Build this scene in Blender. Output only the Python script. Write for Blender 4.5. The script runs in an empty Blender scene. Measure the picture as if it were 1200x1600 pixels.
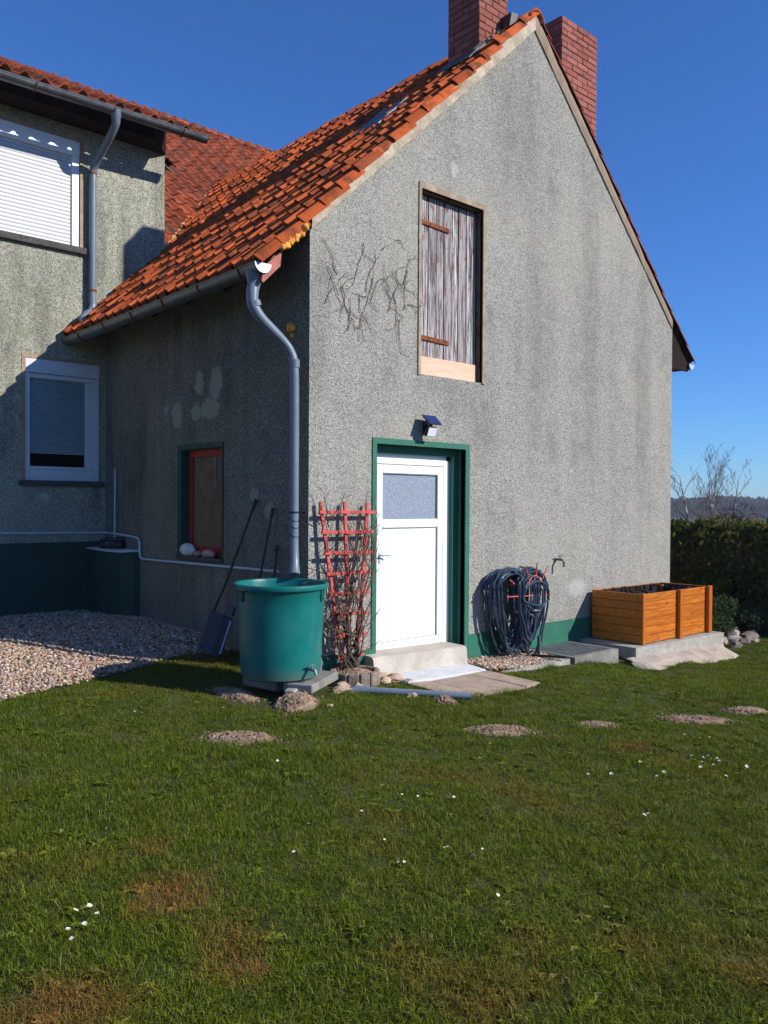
import bpy, bmesh, math, random
import numpy as np
from mathutils import Vector, Matrix, Euler, noise
R = random.Random(7)
rad = math.radians
SC = bpy.context.scene
COL = SC.collection

# ------------------------------------------------------------------ camera
cam_d = bpy.data.cameras.new('camera'); cam = bpy.data.objects.new('camera', cam_d); COL.objects.link(cam)
_a, _t, _g = rad(41.888), rad(0.619), rad(0.361)
_r0 = Vector((math.cos(_a), -math.sin(_a), 0)); _f = Vector((math.sin(_a)*math.cos(_t), math.cos(_a)*math.cos(_t), -math.sin(_t)))
_u0 = _r0.cross(_f)
_X = _r0*math.cos(_g)+_u0*math.sin(_g); _Y = _u0*math.cos(_g)-_r0*math.sin(_g); _Z = -_f
EYE = Vector((-4.464, -5.999, 1.65))
cam.matrix_world = Matrix(((_X.x,_Y.x,_Z.x,EYE.x),(_X.y,_Y.y,_Z.y,EYE.y),(_X.z,_Y.z,_Z.z,EYE.z),(0,0,0,1)))
cam_d.sensor_fit = 'HORIZONTAL'; cam_d.sensor_width = 36; cam_d.lens = 36*1287.9/1200
cam_d.clip_start = 0.05; cam_d.clip_end = 6000
SC.camera = cam
# ------------------------------------------------------------------ light
TO_SUN = Vector((0.58, -1.0, 0.69)).normalized()
w = bpy.data.worlds.new('World'); SC.world = w; w.use_nodes = True
wn = w.node_tree; wn.nodes.clear()
sky = wn.nodes.new('ShaderNodeTexSky'); sky.sky_type = 'NISHITA'; sky.sun_disc = False
sky.sun_elevation = math.asin(TO_SUN.z); sky.sun_rotation = math.atan2(TO_SUN.x, TO_SUN.y)
sky.air_density = 1.0; sky.dust_density = 0.0; sky.ozone_density = 6.0; sky.altitude = 100
bg = wn.nodes.new('ShaderNodeBackground'); bg.inputs['Strength'].default_value = 0.091
tint = wn.nodes.new('ShaderNodeMix'); tint.data_type = 'RGBA'; tint.blend_type = 'MULTIPLY'; tint.inputs[0].default_value = 1; tint.inputs[7].default_value = (.62, 1.0, 1.50, 1)
wo = wn.nodes.new('ShaderNodeOutputWorld')
wn.links.new(sky.outputs[0], tint.inputs[6]); wn.links.new(tint.outputs[2], bg.inputs[0]); wn.links.new(bg.outputs[0], wo.inputs[0])
sun_d = bpy.data.lights.new('sun', 'SUN'); sun = bpy.data.objects.new('sun', sun_d); COL.objects.link(sun)
sun_d.energy = 5.0; sun_d.angle = rad(0.5); sun_d.color = (1.0, 0.95, 0.87)
sun.rotation_euler = TO_SUN.to_track_quat('Z', 'Y').to_euler(); sun.location = (10, -18, 14)
SC.view_settings.view_transform = 'Standard'; SC.view_settings.look = 'None'
SC.view_settings.exposure = 0.22; SC.view_settings.gamma = 1.0
try: SC.view_settings.use_curve_mapping = False
except Exception: pass

# ------------------------------------------------------------------ materials
class NT:
    def __init__(s, name):
        s.m = bpy.data.materials.new(name); s.m.use_nodes = True
        s.t = s.m.node_tree; s.t.nodes.clear()
        s.out = s.t.nodes.new('ShaderNodeOutputMaterial')
        s.b = s.t.nodes.new('ShaderNodeBsdfPrincipled'); s.t.links.new(s.b.outputs[0], s.out.inputs[0])
        s._pos = None
    def set(s, sock, v):
        if isinstance(v, bpy.types.NodeSocket): s.t.links.new(v, sock)
        elif v is not None:
            if isinstance(v, (tuple, list)) and len(v) == 3 and sock.type == 'RGBA': v = (*v, 1)
            sock.default_value = v
    def n(s, typ, attrs=None, **inp):
        nd = s.t.nodes.new('ShaderNode'+typ)
        for k, v in (attrs or {}).items(): setattr(nd, k, v)
        for k, v in inp.items():
            key = int(k[1:]) if k[0] == '_' and k[1:].isdigit() else k.replace('_', ' ')
            s.set(nd.inputs[key], v)
        return nd
    @property
    def pos(s):
        if s._pos is None: s._pos = s.n('NewGeometry').outputs['Position']
        return s._pos
    def scaled(s, v, sc): return s.n('VectorMath', {'operation': 'MULTIPLY'}, _0=v, _1=sc).outputs[0]
    def noise(s, scale, detail=3, rough=.55, vec=None, dist=0): return s.n('TexNoise', None, Vector=vec or s.pos, Scale=scale, Detail=detail, Roughness=rough, Distortion=dist).outputs[0]
    def math(s, op, a, b=None, clamp=False):
        nd = s.n('Math', {'operation': op, 'use_clamp': clamp}, _0=a)
        if b is not None: s.set(nd.inputs[1], b)
        return nd.outputs[0]
    def ramp(s, v, lo, hi, a=0., b=1.): return s.n('MapRange', {'interpolation_type': 'SMOOTHSTEP'}, Value=v, From_Min=lo, From_Max=hi, To_Min=a, To_Max=b).outputs[0]
    def mix(s, f, a, b, mode='MIX'):
        nd = s.t.nodes.new('ShaderNodeMix'); nd.data_type = 'RGBA'; nd.blend_type = mode
        s.set(nd.inputs[0], f); s.set(nd.inputs[6], a); s.set(nd.inputs[7], b); return nd.outputs[2]
    def bump(s, h, strength=.5, dist=.01, prev=None):
        nd = s.n('Bump', None, Height=h, Strength=strength, Distance=dist)
        if prev is not None: s.set(nd.inputs['Normal'], prev)
        return nd.outputs[0]
    def spots(s, pts, jit=.35, scale=9, lo=.75, hi=1.1):
        """soft blotches (x,y,z,radius,squash-vector) with ragged rims"""
        nz = s.noise(scale, 3); acc = None
        for p in pts:
            q = p[4] if len(p) > 4 else (1, 1, 1)
            d = s.n('VectorMath', {'operation': 'DISTANCE'}, _0=s.scaled(s.pos, q), _1=(p[0]*q[0], p[1]*q[1], p[2]*q[2])).outputs['Value']
            d = s.math('DIVIDE', d, p[3]); d = s.math('ADD', d, s.math('MULTIPLY', s.math('SUBTRACT', nz, .5), jit*6))
            k = s.ramp(d, lo, hi, 1, 0)
            acc = k if acc is None else s.math('MAXIMUM', acc, k)
        return acc
    def fin(s, color, rough=.7, metal=0., normal=None, spec=.4, **kw):
        s.set(s.b.inputs['Base Color'], color); s.set(s.b.inputs['Roughness'], rough); s.set(s.b.inputs['Metallic'], metal)
        s.set(s.b.inputs['Specular IOR Level'], spec)
        if normal is not None: s.set(s.b.inputs['Normal'], normal)
        for k, v in kw.items(): s.set(s.b.inputs[k.replace('_', ' ')], v)
        return s.m

def simple(name, c, rough=.6, metal=0., var=.25, scale=6, bump=.0, bscale=60, spec=.4, fine=0.):
    s = NT(name); nz = s.noise(scale, 5, .6)
    if rough >= .8: spec = min(spec, .08)
    col = s.mix(s.ramp(nz, .3, .7), tuple(x*(1-var) for x in c), tuple(min(1, x*(1+var)) for x in c))
    if fine: col = s.mix(s.ramp(s.noise(bscale*2, 2), .35, .65, 0, fine), col, tuple(x*.35 for x in c))
    nrm = s.bump(s.noise(bscale, 3), bump, .01) if bump else None
    return s.fin(col, s.ramp(s.noise(scale*2, 3), .2, .8, rough-.08, min(1, rough+.08)), metal, nrm, spec)

def roughcast(name, lo, hi, light=(), dark=(), damp=None, streak=.45, lt=(.55, 1.15, .55)):
    s = NT(name)
    v = s.n('TexVoronoi', {'feature': 'F1'}, Vector=s.pos, Scale=120., Randomness=1.).outputs['Distance']
    n1 = s.noise(78, 2, .6); n2 = s.noise(190, 2, .6)
    grain = s.math('ADD', s.math('ADD', s.math('MULTIPLY', n1, .50), s.math('MULTIPLY', n2, .22)), s.math('MULTIPLY', s.noise(38, 2, .6), .28))
    col = s.mix(s.ramp(grain, .40, .575), lo, hi)
    cellc = s.n('SeparateColor', None, _0=s.n('TexVoronoi', {'feature': 'F1'}, Vector=s.pos, Scale=105., Randomness=1.).outputs['Color']).outputs[0]
    grain = s.math('ADD', s.math('MULTIPLY', grain, .62), s.math('ADD', .125, s.math('MULTIPLY', cellc, .13)))
    col = s.mix(s.ramp(grain, .415, .575), lo, hi)
    st = s.noise(1., 6, .62, vec=s.scaled(s.pos, (4.6, 4.6, .34)))
    cl = s.noise(.75, 5, .6)
    k = s.math('MULTIPLY', s.ramp(st, .40, .66), s.ramp(cl, .34, .62))
    col = s.mix(s.math('MULTIPLY', k, streak), col, tuple(x*.34 for x in lo))
    c2 = s.ramp(s.noise(2.3, 6, .65), .5, .72)
    col = s.mix(s.math('MULTIPLY', c2, .28), col, tuple(x*.5 for x in lo))
    warm = s.ramp(s.noise(.55, 3), .45, .7)
    col = s.mix(s.math('MULTIPLY', warm, .25), col, (hi[0]*1.02, hi[1]*.97, hi[2]*.86))
    pit = s.ramp(s.noise(19, 2), .69, .76)
    col = s.mix(s.math('MULTIPLY', pit, .5), col, tuple(x*.3 for x in lo))
    if dark: col = s.mix(s.math('MULTIPLY', s.math('MULTIPLY', s.spots(dark, .16, 5, .15, 1.5), s.ramp(s.noise(9, 5, .7, vec=s.scaled(s.pos, (1, 1, .45))), .25, .7, .25, 1.)), .30), col, tuple(x*.36 for x in lo))
    if light: col = s.mix(s.math('MULTIPLY', s.spots(light, .22, 14, lt[0], lt[1]), lt[2]), col, tuple(min(.7, x*1.15) for x in hi))
    if damp:
        sep = s.n('SeparateXYZ', None, _0=s.pos).outputs[2]
        g = s.ramp(s.math('ADD', sep, s.math('MULTIPLY', s.noise(3, 4), .5)), damp[0], damp[1], 1, 0)
        col = s.mix(s.math('MULTIPLY', g, damp[2]), col, (.16, .14, .10))
    h = s.math('ADD', s.math('MULTIPLY', s.ramp(v, .0, .75, 1, 0), .35), s.math('MULTIPLY', n1, 1.1))
    nm = s.bump(h, .9, .012); nm = s.bump(s.noise(7, 3), .25, .05, nm)
    return s.fin(col, .95, 0, nm, .04)

def tile_mat(name, base, dark, mossy, amt):
    s = NT(name)
    oi = s.n('ObjectInfo').outputs['Random']; gi = s.n('NewGeometry').outputs['Random Per Island']
    r = s.math('FRACT', s.math('ADD', s.math('MULTIPLY', oi, 7.31), s.math('MULTIPLY', gi, 3.17)))
    c = s.mix(s.ramp(r, .0, .8), tuple(x*.72 for x in base), tuple(min(1, x*1.22) for x in base))
    c = s.mix(s.ramp(r, .84, .98, 0, amt), c, dark)
    c = s.mix(s.math('MULTIPLY', s.ramp(s.noise(5, 5, .65), .46, .66), amt), c, dark)
    c = s.mix(s.math('MULTIPLY', s.ramp(s.noise(26, 4, .6), .58, .72), .45*amt+.1), c, mossy)
    nm = s.bump(s.noise(90, 3), .25, .004)
    return s.fin(c, .85, 0, nm, .08)

def wood(name, a, b, axis=(1, 14, 14), rough=.6, knots=True, spec=.35, scl=3.):
    s = NT(name); oi = s.n('ObjectInfo').outputs['Random']
    off = s.n('VectorMath', {'operation': 'ADD'}, _0=s.pos, _1=s.n('CombineXYZ', None, _0=s.math('MULTIPLY', oi, 37.), _1=s.math('MULTIPLY', oi, 11.), _2=s.math('MULTIPLY', oi, 5.)).outputs[0]).outputs[0]
    g = s.noise(scl, 5, .6, vec=s.scaled(off, axis), dist=1.2)
    c = s.mix(s.ramp(g, .32, .68), a, b)
    c = s.mix(s.ramp(oi, 0, 1, .0, .22), c, tuple(x*.62 for x in a))
    if knots:
        kn = s.n('TexVoronoi', {'feature': 'F1'}, Vector=s.scaled(off, tuple(3.2 if x == min(axis) else 7.5 for x in axis)), Scale=1.).outputs['Distance']
        c = s.mix(s.ramp(kn, .06, .14, .75, 0), c, tuple(x*.28 for x in a))
    return s.fin(c, rough, 0, s.bump(g, .15, .004), spec)

M = {}
M['gable'] = roughcast('roughcast_gable', (.185, .180, .160), (.465, .450, .402),
    dark=[(2.30, 0, 2.62, .30, (1, 1, .6)), (2.05, 0, 2.75, .33, (.8, 1, 1.4)), (1.7, 0, 2.86, .2, (.6, 1, 1.6)), (2.9, 0, 5.9, .55, (1, 1, .6)), (3.3, 0, 3.6, .5, (2.6, 1, .3)), (5.6, 0, 3.3, .5, (2.8, 1, .28)), (4.35, 0, 3.9, .6, (2.6, 1, .3)), (.08, 0, 3.2, .3, (2, 1, .4))],
    light=[(1.88, 0, 5.16, .07, (1, 1, .8)), (4.0, 0, 2.06, .035), (4.12, 0, .62, .17, (.8, 1, 1.5))], damp=(-.1, .9, .22), streak=.17)
M['sidewall'] = roughcast('roughcast_side_shaded', (.085, .085, .072), (.30, .295, .245),  # gable render darkened: part of this wall's shade is in its colour
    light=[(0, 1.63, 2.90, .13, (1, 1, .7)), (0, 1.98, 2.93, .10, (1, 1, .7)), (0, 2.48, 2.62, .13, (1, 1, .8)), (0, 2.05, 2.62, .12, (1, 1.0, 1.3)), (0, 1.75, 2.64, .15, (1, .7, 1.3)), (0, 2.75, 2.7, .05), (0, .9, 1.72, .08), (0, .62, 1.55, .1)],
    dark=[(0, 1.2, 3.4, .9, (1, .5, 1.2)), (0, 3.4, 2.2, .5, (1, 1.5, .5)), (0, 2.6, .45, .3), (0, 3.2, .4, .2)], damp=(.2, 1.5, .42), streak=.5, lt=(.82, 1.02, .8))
M['mainwall'] = roughcast('roughcast_main', (.16, .163, .128), (.56, .56, .455),
    dark=[(-1.0, 4.4, 4.2, .7, (.8, 1, 1)), (.35, 4.4, 4.6, .4), (-1.2, 4.4, 3.7, .4), (-.35, 4.4, 4.6, .25, (.7, 1, 1))], light=[(-.79, 4.4, 1.7, .07, (.9, 1, 1.1))], damp=(1., 2.6, .25), streak=.42)
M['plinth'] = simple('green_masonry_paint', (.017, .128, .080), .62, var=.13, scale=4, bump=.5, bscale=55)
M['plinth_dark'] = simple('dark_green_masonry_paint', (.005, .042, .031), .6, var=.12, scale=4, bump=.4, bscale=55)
M['mortar'] = simple('verge_mortar', (.47, .385, .285), .9, var=.28, scale=5, bump=.7, bscale=24, fine=.25)
M['tile'] = tile_mat('annex_tile', (.44, .092, .026), (.062, .030, .021), (.24, .115, .06), .72)
M['tile_old'] = tile_mat('old_tile', (.29, .070, .032), (.095, .06, .048), (.24, .19, .15), .62)
M['tile_dark'] = tile_mat('dark_maroon_tile', (.15, .034, .022), (.05, .02, .016), (.14, .06, .035), .5)  # old dark maroon tiles of the right slope
M['deck'] = simple('roof_deck', (.05, .035, .028), .9)
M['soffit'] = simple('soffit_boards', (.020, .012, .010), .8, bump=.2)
M['redwood'] = simple('painted_fascia', (.38, .115, .085), .7, var=.25, scale=12, bump=.25)
M['zinc'] = simple('zinc', (.135, .145, .158), .42, .6, var=.18, scale=7, bump=.05, spec=.5)
M['zinc_light'] = simple('bright_zinc', (.42, .46, .51), .5, .5, var=.1)
M['rust'] = simple('rusty_iron', (.21, .072, .035), .85, .1, var=.4, scale=25, bump=.4, bscale=150)
M['white'] = simple('white_upvc', (.82, .82, .815), .32, var=.02, scale=2, spec=.5)
M['white_dull'] = simple('white_frame', (.62, .63, .66), .4, var=.05, scale=2, spec=.45)
M['slat'] = simple('shutter_slat', (.56, .565, .58), .45, var=.03, scale=2)
M['blind'] = simple('blind_slat', (.30, .37, .38), .5, var=.05)
M['black'] = simple('dark_interior', (.004, .005, .007), .9, var=.1)
M['seal'] = simple('rubber_seal', (.03, .03, .035), .7)
M['render_tan'] = simple('tan_render_strip', (.36, .255, .18), .92, var=.2, scale=8, bump=.5, bscale=60)
M['hatchframe'] = simple('concrete_hatch_frame', (.34, .265, .19), .9, var=.25, scale=6, bump=.6, bscale=50)
M['hatchinner'] = simple('brown_hatch_lining', (.16, .10, .07), .85, var=.3, scale=9, bump=.4)
M['sill'] = simple('terrazzo_sill', (.085, .08, .075), .8, var=.35, scale=30, bump=.6, bscale=90)
M['concrete'] = simple('old_concrete', (.40, .375, .33), .92, var=.22, scale=5, bump=.6, bscale=50, fine=.35)
M['concrete_dk'] = simple('weathered_concrete', (.26, .245, .215), .92, var=.25, scale=5, bump=.6, bscale=50, fine=.35)
M['haunch'] = simple('screed', (.44, .375, .305), .92, var=.16, scale=4, bump=.6, bscale=30, fine=.2)
M['step'] = simple('whitewashed_step', (.47, .42, .355), .9, var=.16, scale=4, bump=.5, bscale=26, fine=.12)
M['apron'] = simple('white_painted_slab', (.60, .60, .60), .85, var=.08, scale=6, bump=.4, bscale=40)
M['paver'] = simple('paving_concrete', (.40, .31, .235), .92, var=.17, scale=7, bump=.5, bscale=70, fine=.3)
M['block'] = simple('palisade_concrete', (.27, .215, .175), .93, var=.28, scale=10, bump=.8, bscale=45, fine=.4)
M['stone'] = simple('field_stone', (.38, .28, .20), .9, var=.35, scale=9, bump=.7, bscale=30)
M['stone_w'] = simple('pale_stone', (.62, .60, .58), .7, var=.15, scale=9, bump=.3, bscale=40)
M['palewood'] = wood('fresh_plywood', (.66, .405, .27), (.77, .51, .36), (1, 5, 5), .55, False)
M['orange'] = wood('orange_glazed_board', (.33, .072, .005), (.62, .20, .016), (1, 14, 14), .42)
M['orange_p'] = wood('orange_glazed_post', (.42, .100, .007), (.52, .145, .012), (14, 14, 1), .42, False)
M['greygrain'] = None
s = NT('weathered_board'); oi = s.n('ObjectInfo').outputs['Random']
off = s.n('VectorMath', {'operation': 'ADD'}, _0=s.pos, _1=s.n('CombineXYZ', None, _0=s.math('MULTIPLY', oi, 17.), _1=0., _2=s.math('MULTIPLY', oi, 9.)).outputs[0]).outputs[0]
g = s.noise(1., 6, .7, vec=s.scaled(off, (70, 20, 2.2)), dist=.6)
c = s.mix(s.ramp(g, .41, .60), (.05, .038, .036), (.58, .55, .55))
c = s.mix(s.ramp(oi, .3, 1., 0, .5), c, (.22, .17, .16))
sepz = s.n('SeparateXYZ', None, _0=s.pos).outputs[2]
rk = s.math('MULTIPLY', s.ramp(s.noise(1., 5, .65, vec=s.scaled(off, (26, 10, 9))), .575, .63), s.ramp(sepz, 3.9, 4.85, .5, 1.0))
c = s.mix(rk, c, (.22, .028, .026))
M['greygrain'] = s.fin(c, .85, 0, s.bump(g, .6, .008), .2)
s = NT('teal_polyethylene')
c = s.mix(s.ramp(s.noise(3, 4), .3, .7), (.002, .122, .112), (.004, .150, .136))
c = s.mix(s.math('MULTIPLY', s.ramp(s.noise(1., 5, .7, vec=s.scaled(s.pos, (9, 9, 1.1))), .55, .75), .16), c, (.16, .25, .23))
sz_ = s.n('SeparateXYZ', None, _0=s.pos).outputs[2]
c = s.mix(s.math('MULTIPLY', s.ramp(s.math('ADD', sz_, s.math('MULTIPLY', s.noise(14, 4, .7), .22)), .30, .44, 1, 0), .45), c, (.13, .11, .08))
M['green_p'] = s.fin(c, s.ramp(s.noise(6, 4), .3, .7, .28, .46), 0, s.bump(s.noise(25, 3), .06, .01), .45)
M['green_w'] = simple('tub_water', (.004, .03, .028), .08, var=.1)
M['coral'] = simple('coral_paint', (.52, .075, .058), .55, var=.15, scale=14, bump=.25, bscale=80)
M['redpaint'] = simple('red_window_paint', (.34, .024, .012), .5, var=.15)
M['redmetal'] = simple('red_powder_coat', (.55, .10, .07), .5, var=.2)
M['hose'] = simple('garden_hose', (.034, .052, .082), .34, var=.3, scale=6, spec=.5)
M['bark'] = simple('vine_bark', (.105, .068, .05), .9, var=.45, scale=22, bump=.7, bscale=60)
M['twig'] = simple('dry_twig', (.16, .115, .085), .9, var=.4, scale=20)
M['oldivy'] = simple('dead_ivy', (.18, .155, .115), .95, var=.5, scale=30)
M['birch'] = NT('birch_bark')
s = M['birch']; M['birch'] = s.fin(s.mix(s.ramp(s.noise(1.3, 4, .6, vec=s.scaled(s.pos, (1, 1, 2.4))), .42, .6), (.06, .05, .045), (.52, .47, .43)), .9)
M['fartwig'] = simple('far_twigs', (.16, .125, .11), .9)
M['foam'] = simple('expanding_foam', (.80, .33, .055), .75, var=.3, scale=14, bump=.5, bscale=35)
M['toolblue'] = simple('dark_blue_plastic', (.014, .015, .035), .45, var=.2)
M['toolgrey'] = simple('grey_ribbed_plastic', (.085, .085, .09), .5, var=.2)
M['toollight'] = simple('pale_blue_strip', (.30, .37, .52), .4, var=.1)
M['handle'] = simple('dark_handle', (.035, .028, .026), .6, var=.5, scale=25)
M['blackp'] = simple('black_plastic', (.008, .008, .01), .45)
M['led'] = simple('diffuser', (.80, .82, .88), .35, var=.03)
M['pvc'] = simple('grey_blue_pvc', (.135, .17, .215), .40, var=.08, scale=5, spec=.45)
M['pvc_white'] = simple('white_conduit', (.50, .54, .58), .45, var=.05)
M['brass'] = simple('tarnished_brass', (.18, .15, .11), .45, .7, var=.3, scale=30)
M['soil'] = simple('dry_soil', (.31, .215, .145), .97, var=.32, scale=14, bump=1., bscale=38, fine=.45)
M['soil_dk'] = simple('dark_compost', (.055, .036, .026), .97, var=.4, scale=14, bump=1., bscale=50, fine=.4)
M['liner'] = simple('dimpled_liner', (.012, .014, .02), .45, var=.2)
M['galv'] = simple('galvanised_grate', (.34, .35, .36), .5, .6, var=.2)
M['petal'] = simple('daisy_petal', (.85, .85, .84), .7, var=.02)
M['yolk'] = simple('daisy_centre', (.75, .5, .04), .8, var=.05)
M['brick'] = None
def brick_mat():
    s = NT('chimney_brick'); oi = s.n('ObjectInfo').outputs['Random']
    c = s.mix(oi, (.25, .078, .056), (.39, .138, .108)); c = s.mix(s.ramp(oi, .86, 1, 0, .5), c, (.12, .05, .045))
    c = s.mix(s.math('MULTIPLY', s.ramp(s.noise(11, 5, .65), .52, .72), .5), c, (.085, .05, .045))
    z = s.n('SeparateXYZ', None, _0=s.pos).outputs[2]
    return s.fin(c, .9, 0, s.bump(s.noise(70, 4), .5, .006), .08)
M['brick'] = brick_mat()
M['joint'] = simple('sooty_mortar', (.075, .062, .056), .95, var=.4, scale=20, bump=.5)
s = NT('frosted_glass')
v = s.n('TexVoronoi', {'feature': 'SMOOTH_F1'}, Vector=s.pos, Scale=95.).outputs['Distance']
M['frost'] = s.fin(s.mix(s.ramp(v, .1, .6), (.16, .19, .24), (.30, .34, .41)), .22, 0, s.bump(v, .55, .006), .6)
s = NT('window_glass')
M['glass'] = s.fin((.012, .014, .017), .05, 0, s.bump(s.noise(1.5, 2), .02, .02), .5)
s = NT('solar_cell')
M['solar'] = s.fin((.012, .028, .125), .22, 0, None, .6)
# grass: colour from each tuft's own shade and dryness plus patches in the turf
s = NT('grass_blades')
ti = s.n('Attribute', {'attribute_type': 'INSTANCER', 'attribute_name': 'dry'}).outputs['Fac']
ri = s.n('ObjectInfo').outputs['Random']; gi = s.n('NewGeometry').outputs['Random Per Island']
c = s.mix(ri, (.048, .092, .005), (.115, .172, .010))
c = s.mix(s.ramp(s.noise(1.5, 5, .65), .42, .64, 0, .6), c, (.030, .076, .008))
c = s.mix(s.ramp(gi, .3, 1.), c, (.19, .235, .020))
c = s.mix(s.ramp(gi, .90, .94, 0, .6), c, (.30, .26, .12))
c = s.mix(s.math('MULTIPLY', ti, s.ramp(gi, .0, .8, .55, 1.)), c, (.34, .160, .048))
s.fin(c, .85, 0, None, .06)
tr = s.n('BsdfTranslucent', None, Color=c); mx = s.n('MixShader', None, Fac=.28)
s.t.links.new(s.b.outputs[0], mx.inputs[1]); s.t.links.new(tr.outputs[0], mx.inputs[2]); s.t.links.new(mx.outputs[0], s.out.inputs[0])
M['grass'] = s.m
s = NT('lawn_ground')
c = s.mix(s.ramp(s.noise(2.2, 5, .65), .35, .68), (.048, .066, .012), (.10, .085, .028))
c = s.mix(s.ramp(s.noise(60, 3), .4, .7), c, (.05, .075, .02))
M['ground'] = s.fin(c, .95, 0, s.bump(s.noise(45, 4), .8, .03), .1)
s = NT('far_field')
M['field'] = s.fin(s.mix(s.noise(.05, 4), (.055, .075, .025), (.10, .085, .045)), .95, spec=.1)
s = NT('pebbles')
oi = s.n('Attribute', {'attribute_type': 'INSTANCER', 'attribute_name': 'dry'}).outputs['Fac']
c = s.mix(s.ramp(oi, 0, .35), (.16, .095, .062), (.40, .27, .18)); c = s.mix(s.ramp(oi, .35, .65), c, (.50, .355, .24)); c = s.mix(s.ramp(oi, .72, .78), c, (.30, .25, .23)); c = s.mix(s.ramp(oi, .9, .94), c, (.66, .60, .53))
M['pebble'] = s.fin(c, .85, 0, s.bump(s.noise(120, 2), .2, .004), .1)
M['gravelbase'] = simple('gravel_bed', (.17, .125, .095), .97, var=.3, scale=30, bump=1., bscale=50, fine=.5)
def leafmat(name, a, b, c3):
    s = NT(name); gi = s.n('NewGeometry').outputs['Random Per Island']
    c = s.mix(gi, a, b); c = s.mix(s.ramp(s.noise(2.6, 3), .5, .68), c, c3)
    s.fin(c, .8, 0, None, .06); tr = s.n('BsdfTranslucent', None, Color=c); mx = s.n('MixShader', None, Fac=.38)
    s.t.links.new(s.b.outputs[0], mx.inputs[1]); s.t.links.new(tr.outputs[0], mx.inputs[2]); s.t.links.new(mx.outputs[0], s.out.inputs[0])
    return s.m
M['thuja'] = leafmat('thuja_spray', (.045, .066, .014), (.135, .150, .030), (.19, .135, .035))
M['juniper'] = leafmat('juniper_needle', (.030, .050, .020), (.070, .098, .040), (.055, .075, .035))
M['thicket'] = leafmat('bare_thicket', (.055, .035, .026), (.10, .062, .045), (.075, .05, .04))
M['forest'] = leafmat('far_forest', (.016, .026, .022), (.040, .044, .036), (.058, .042, .034))

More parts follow.
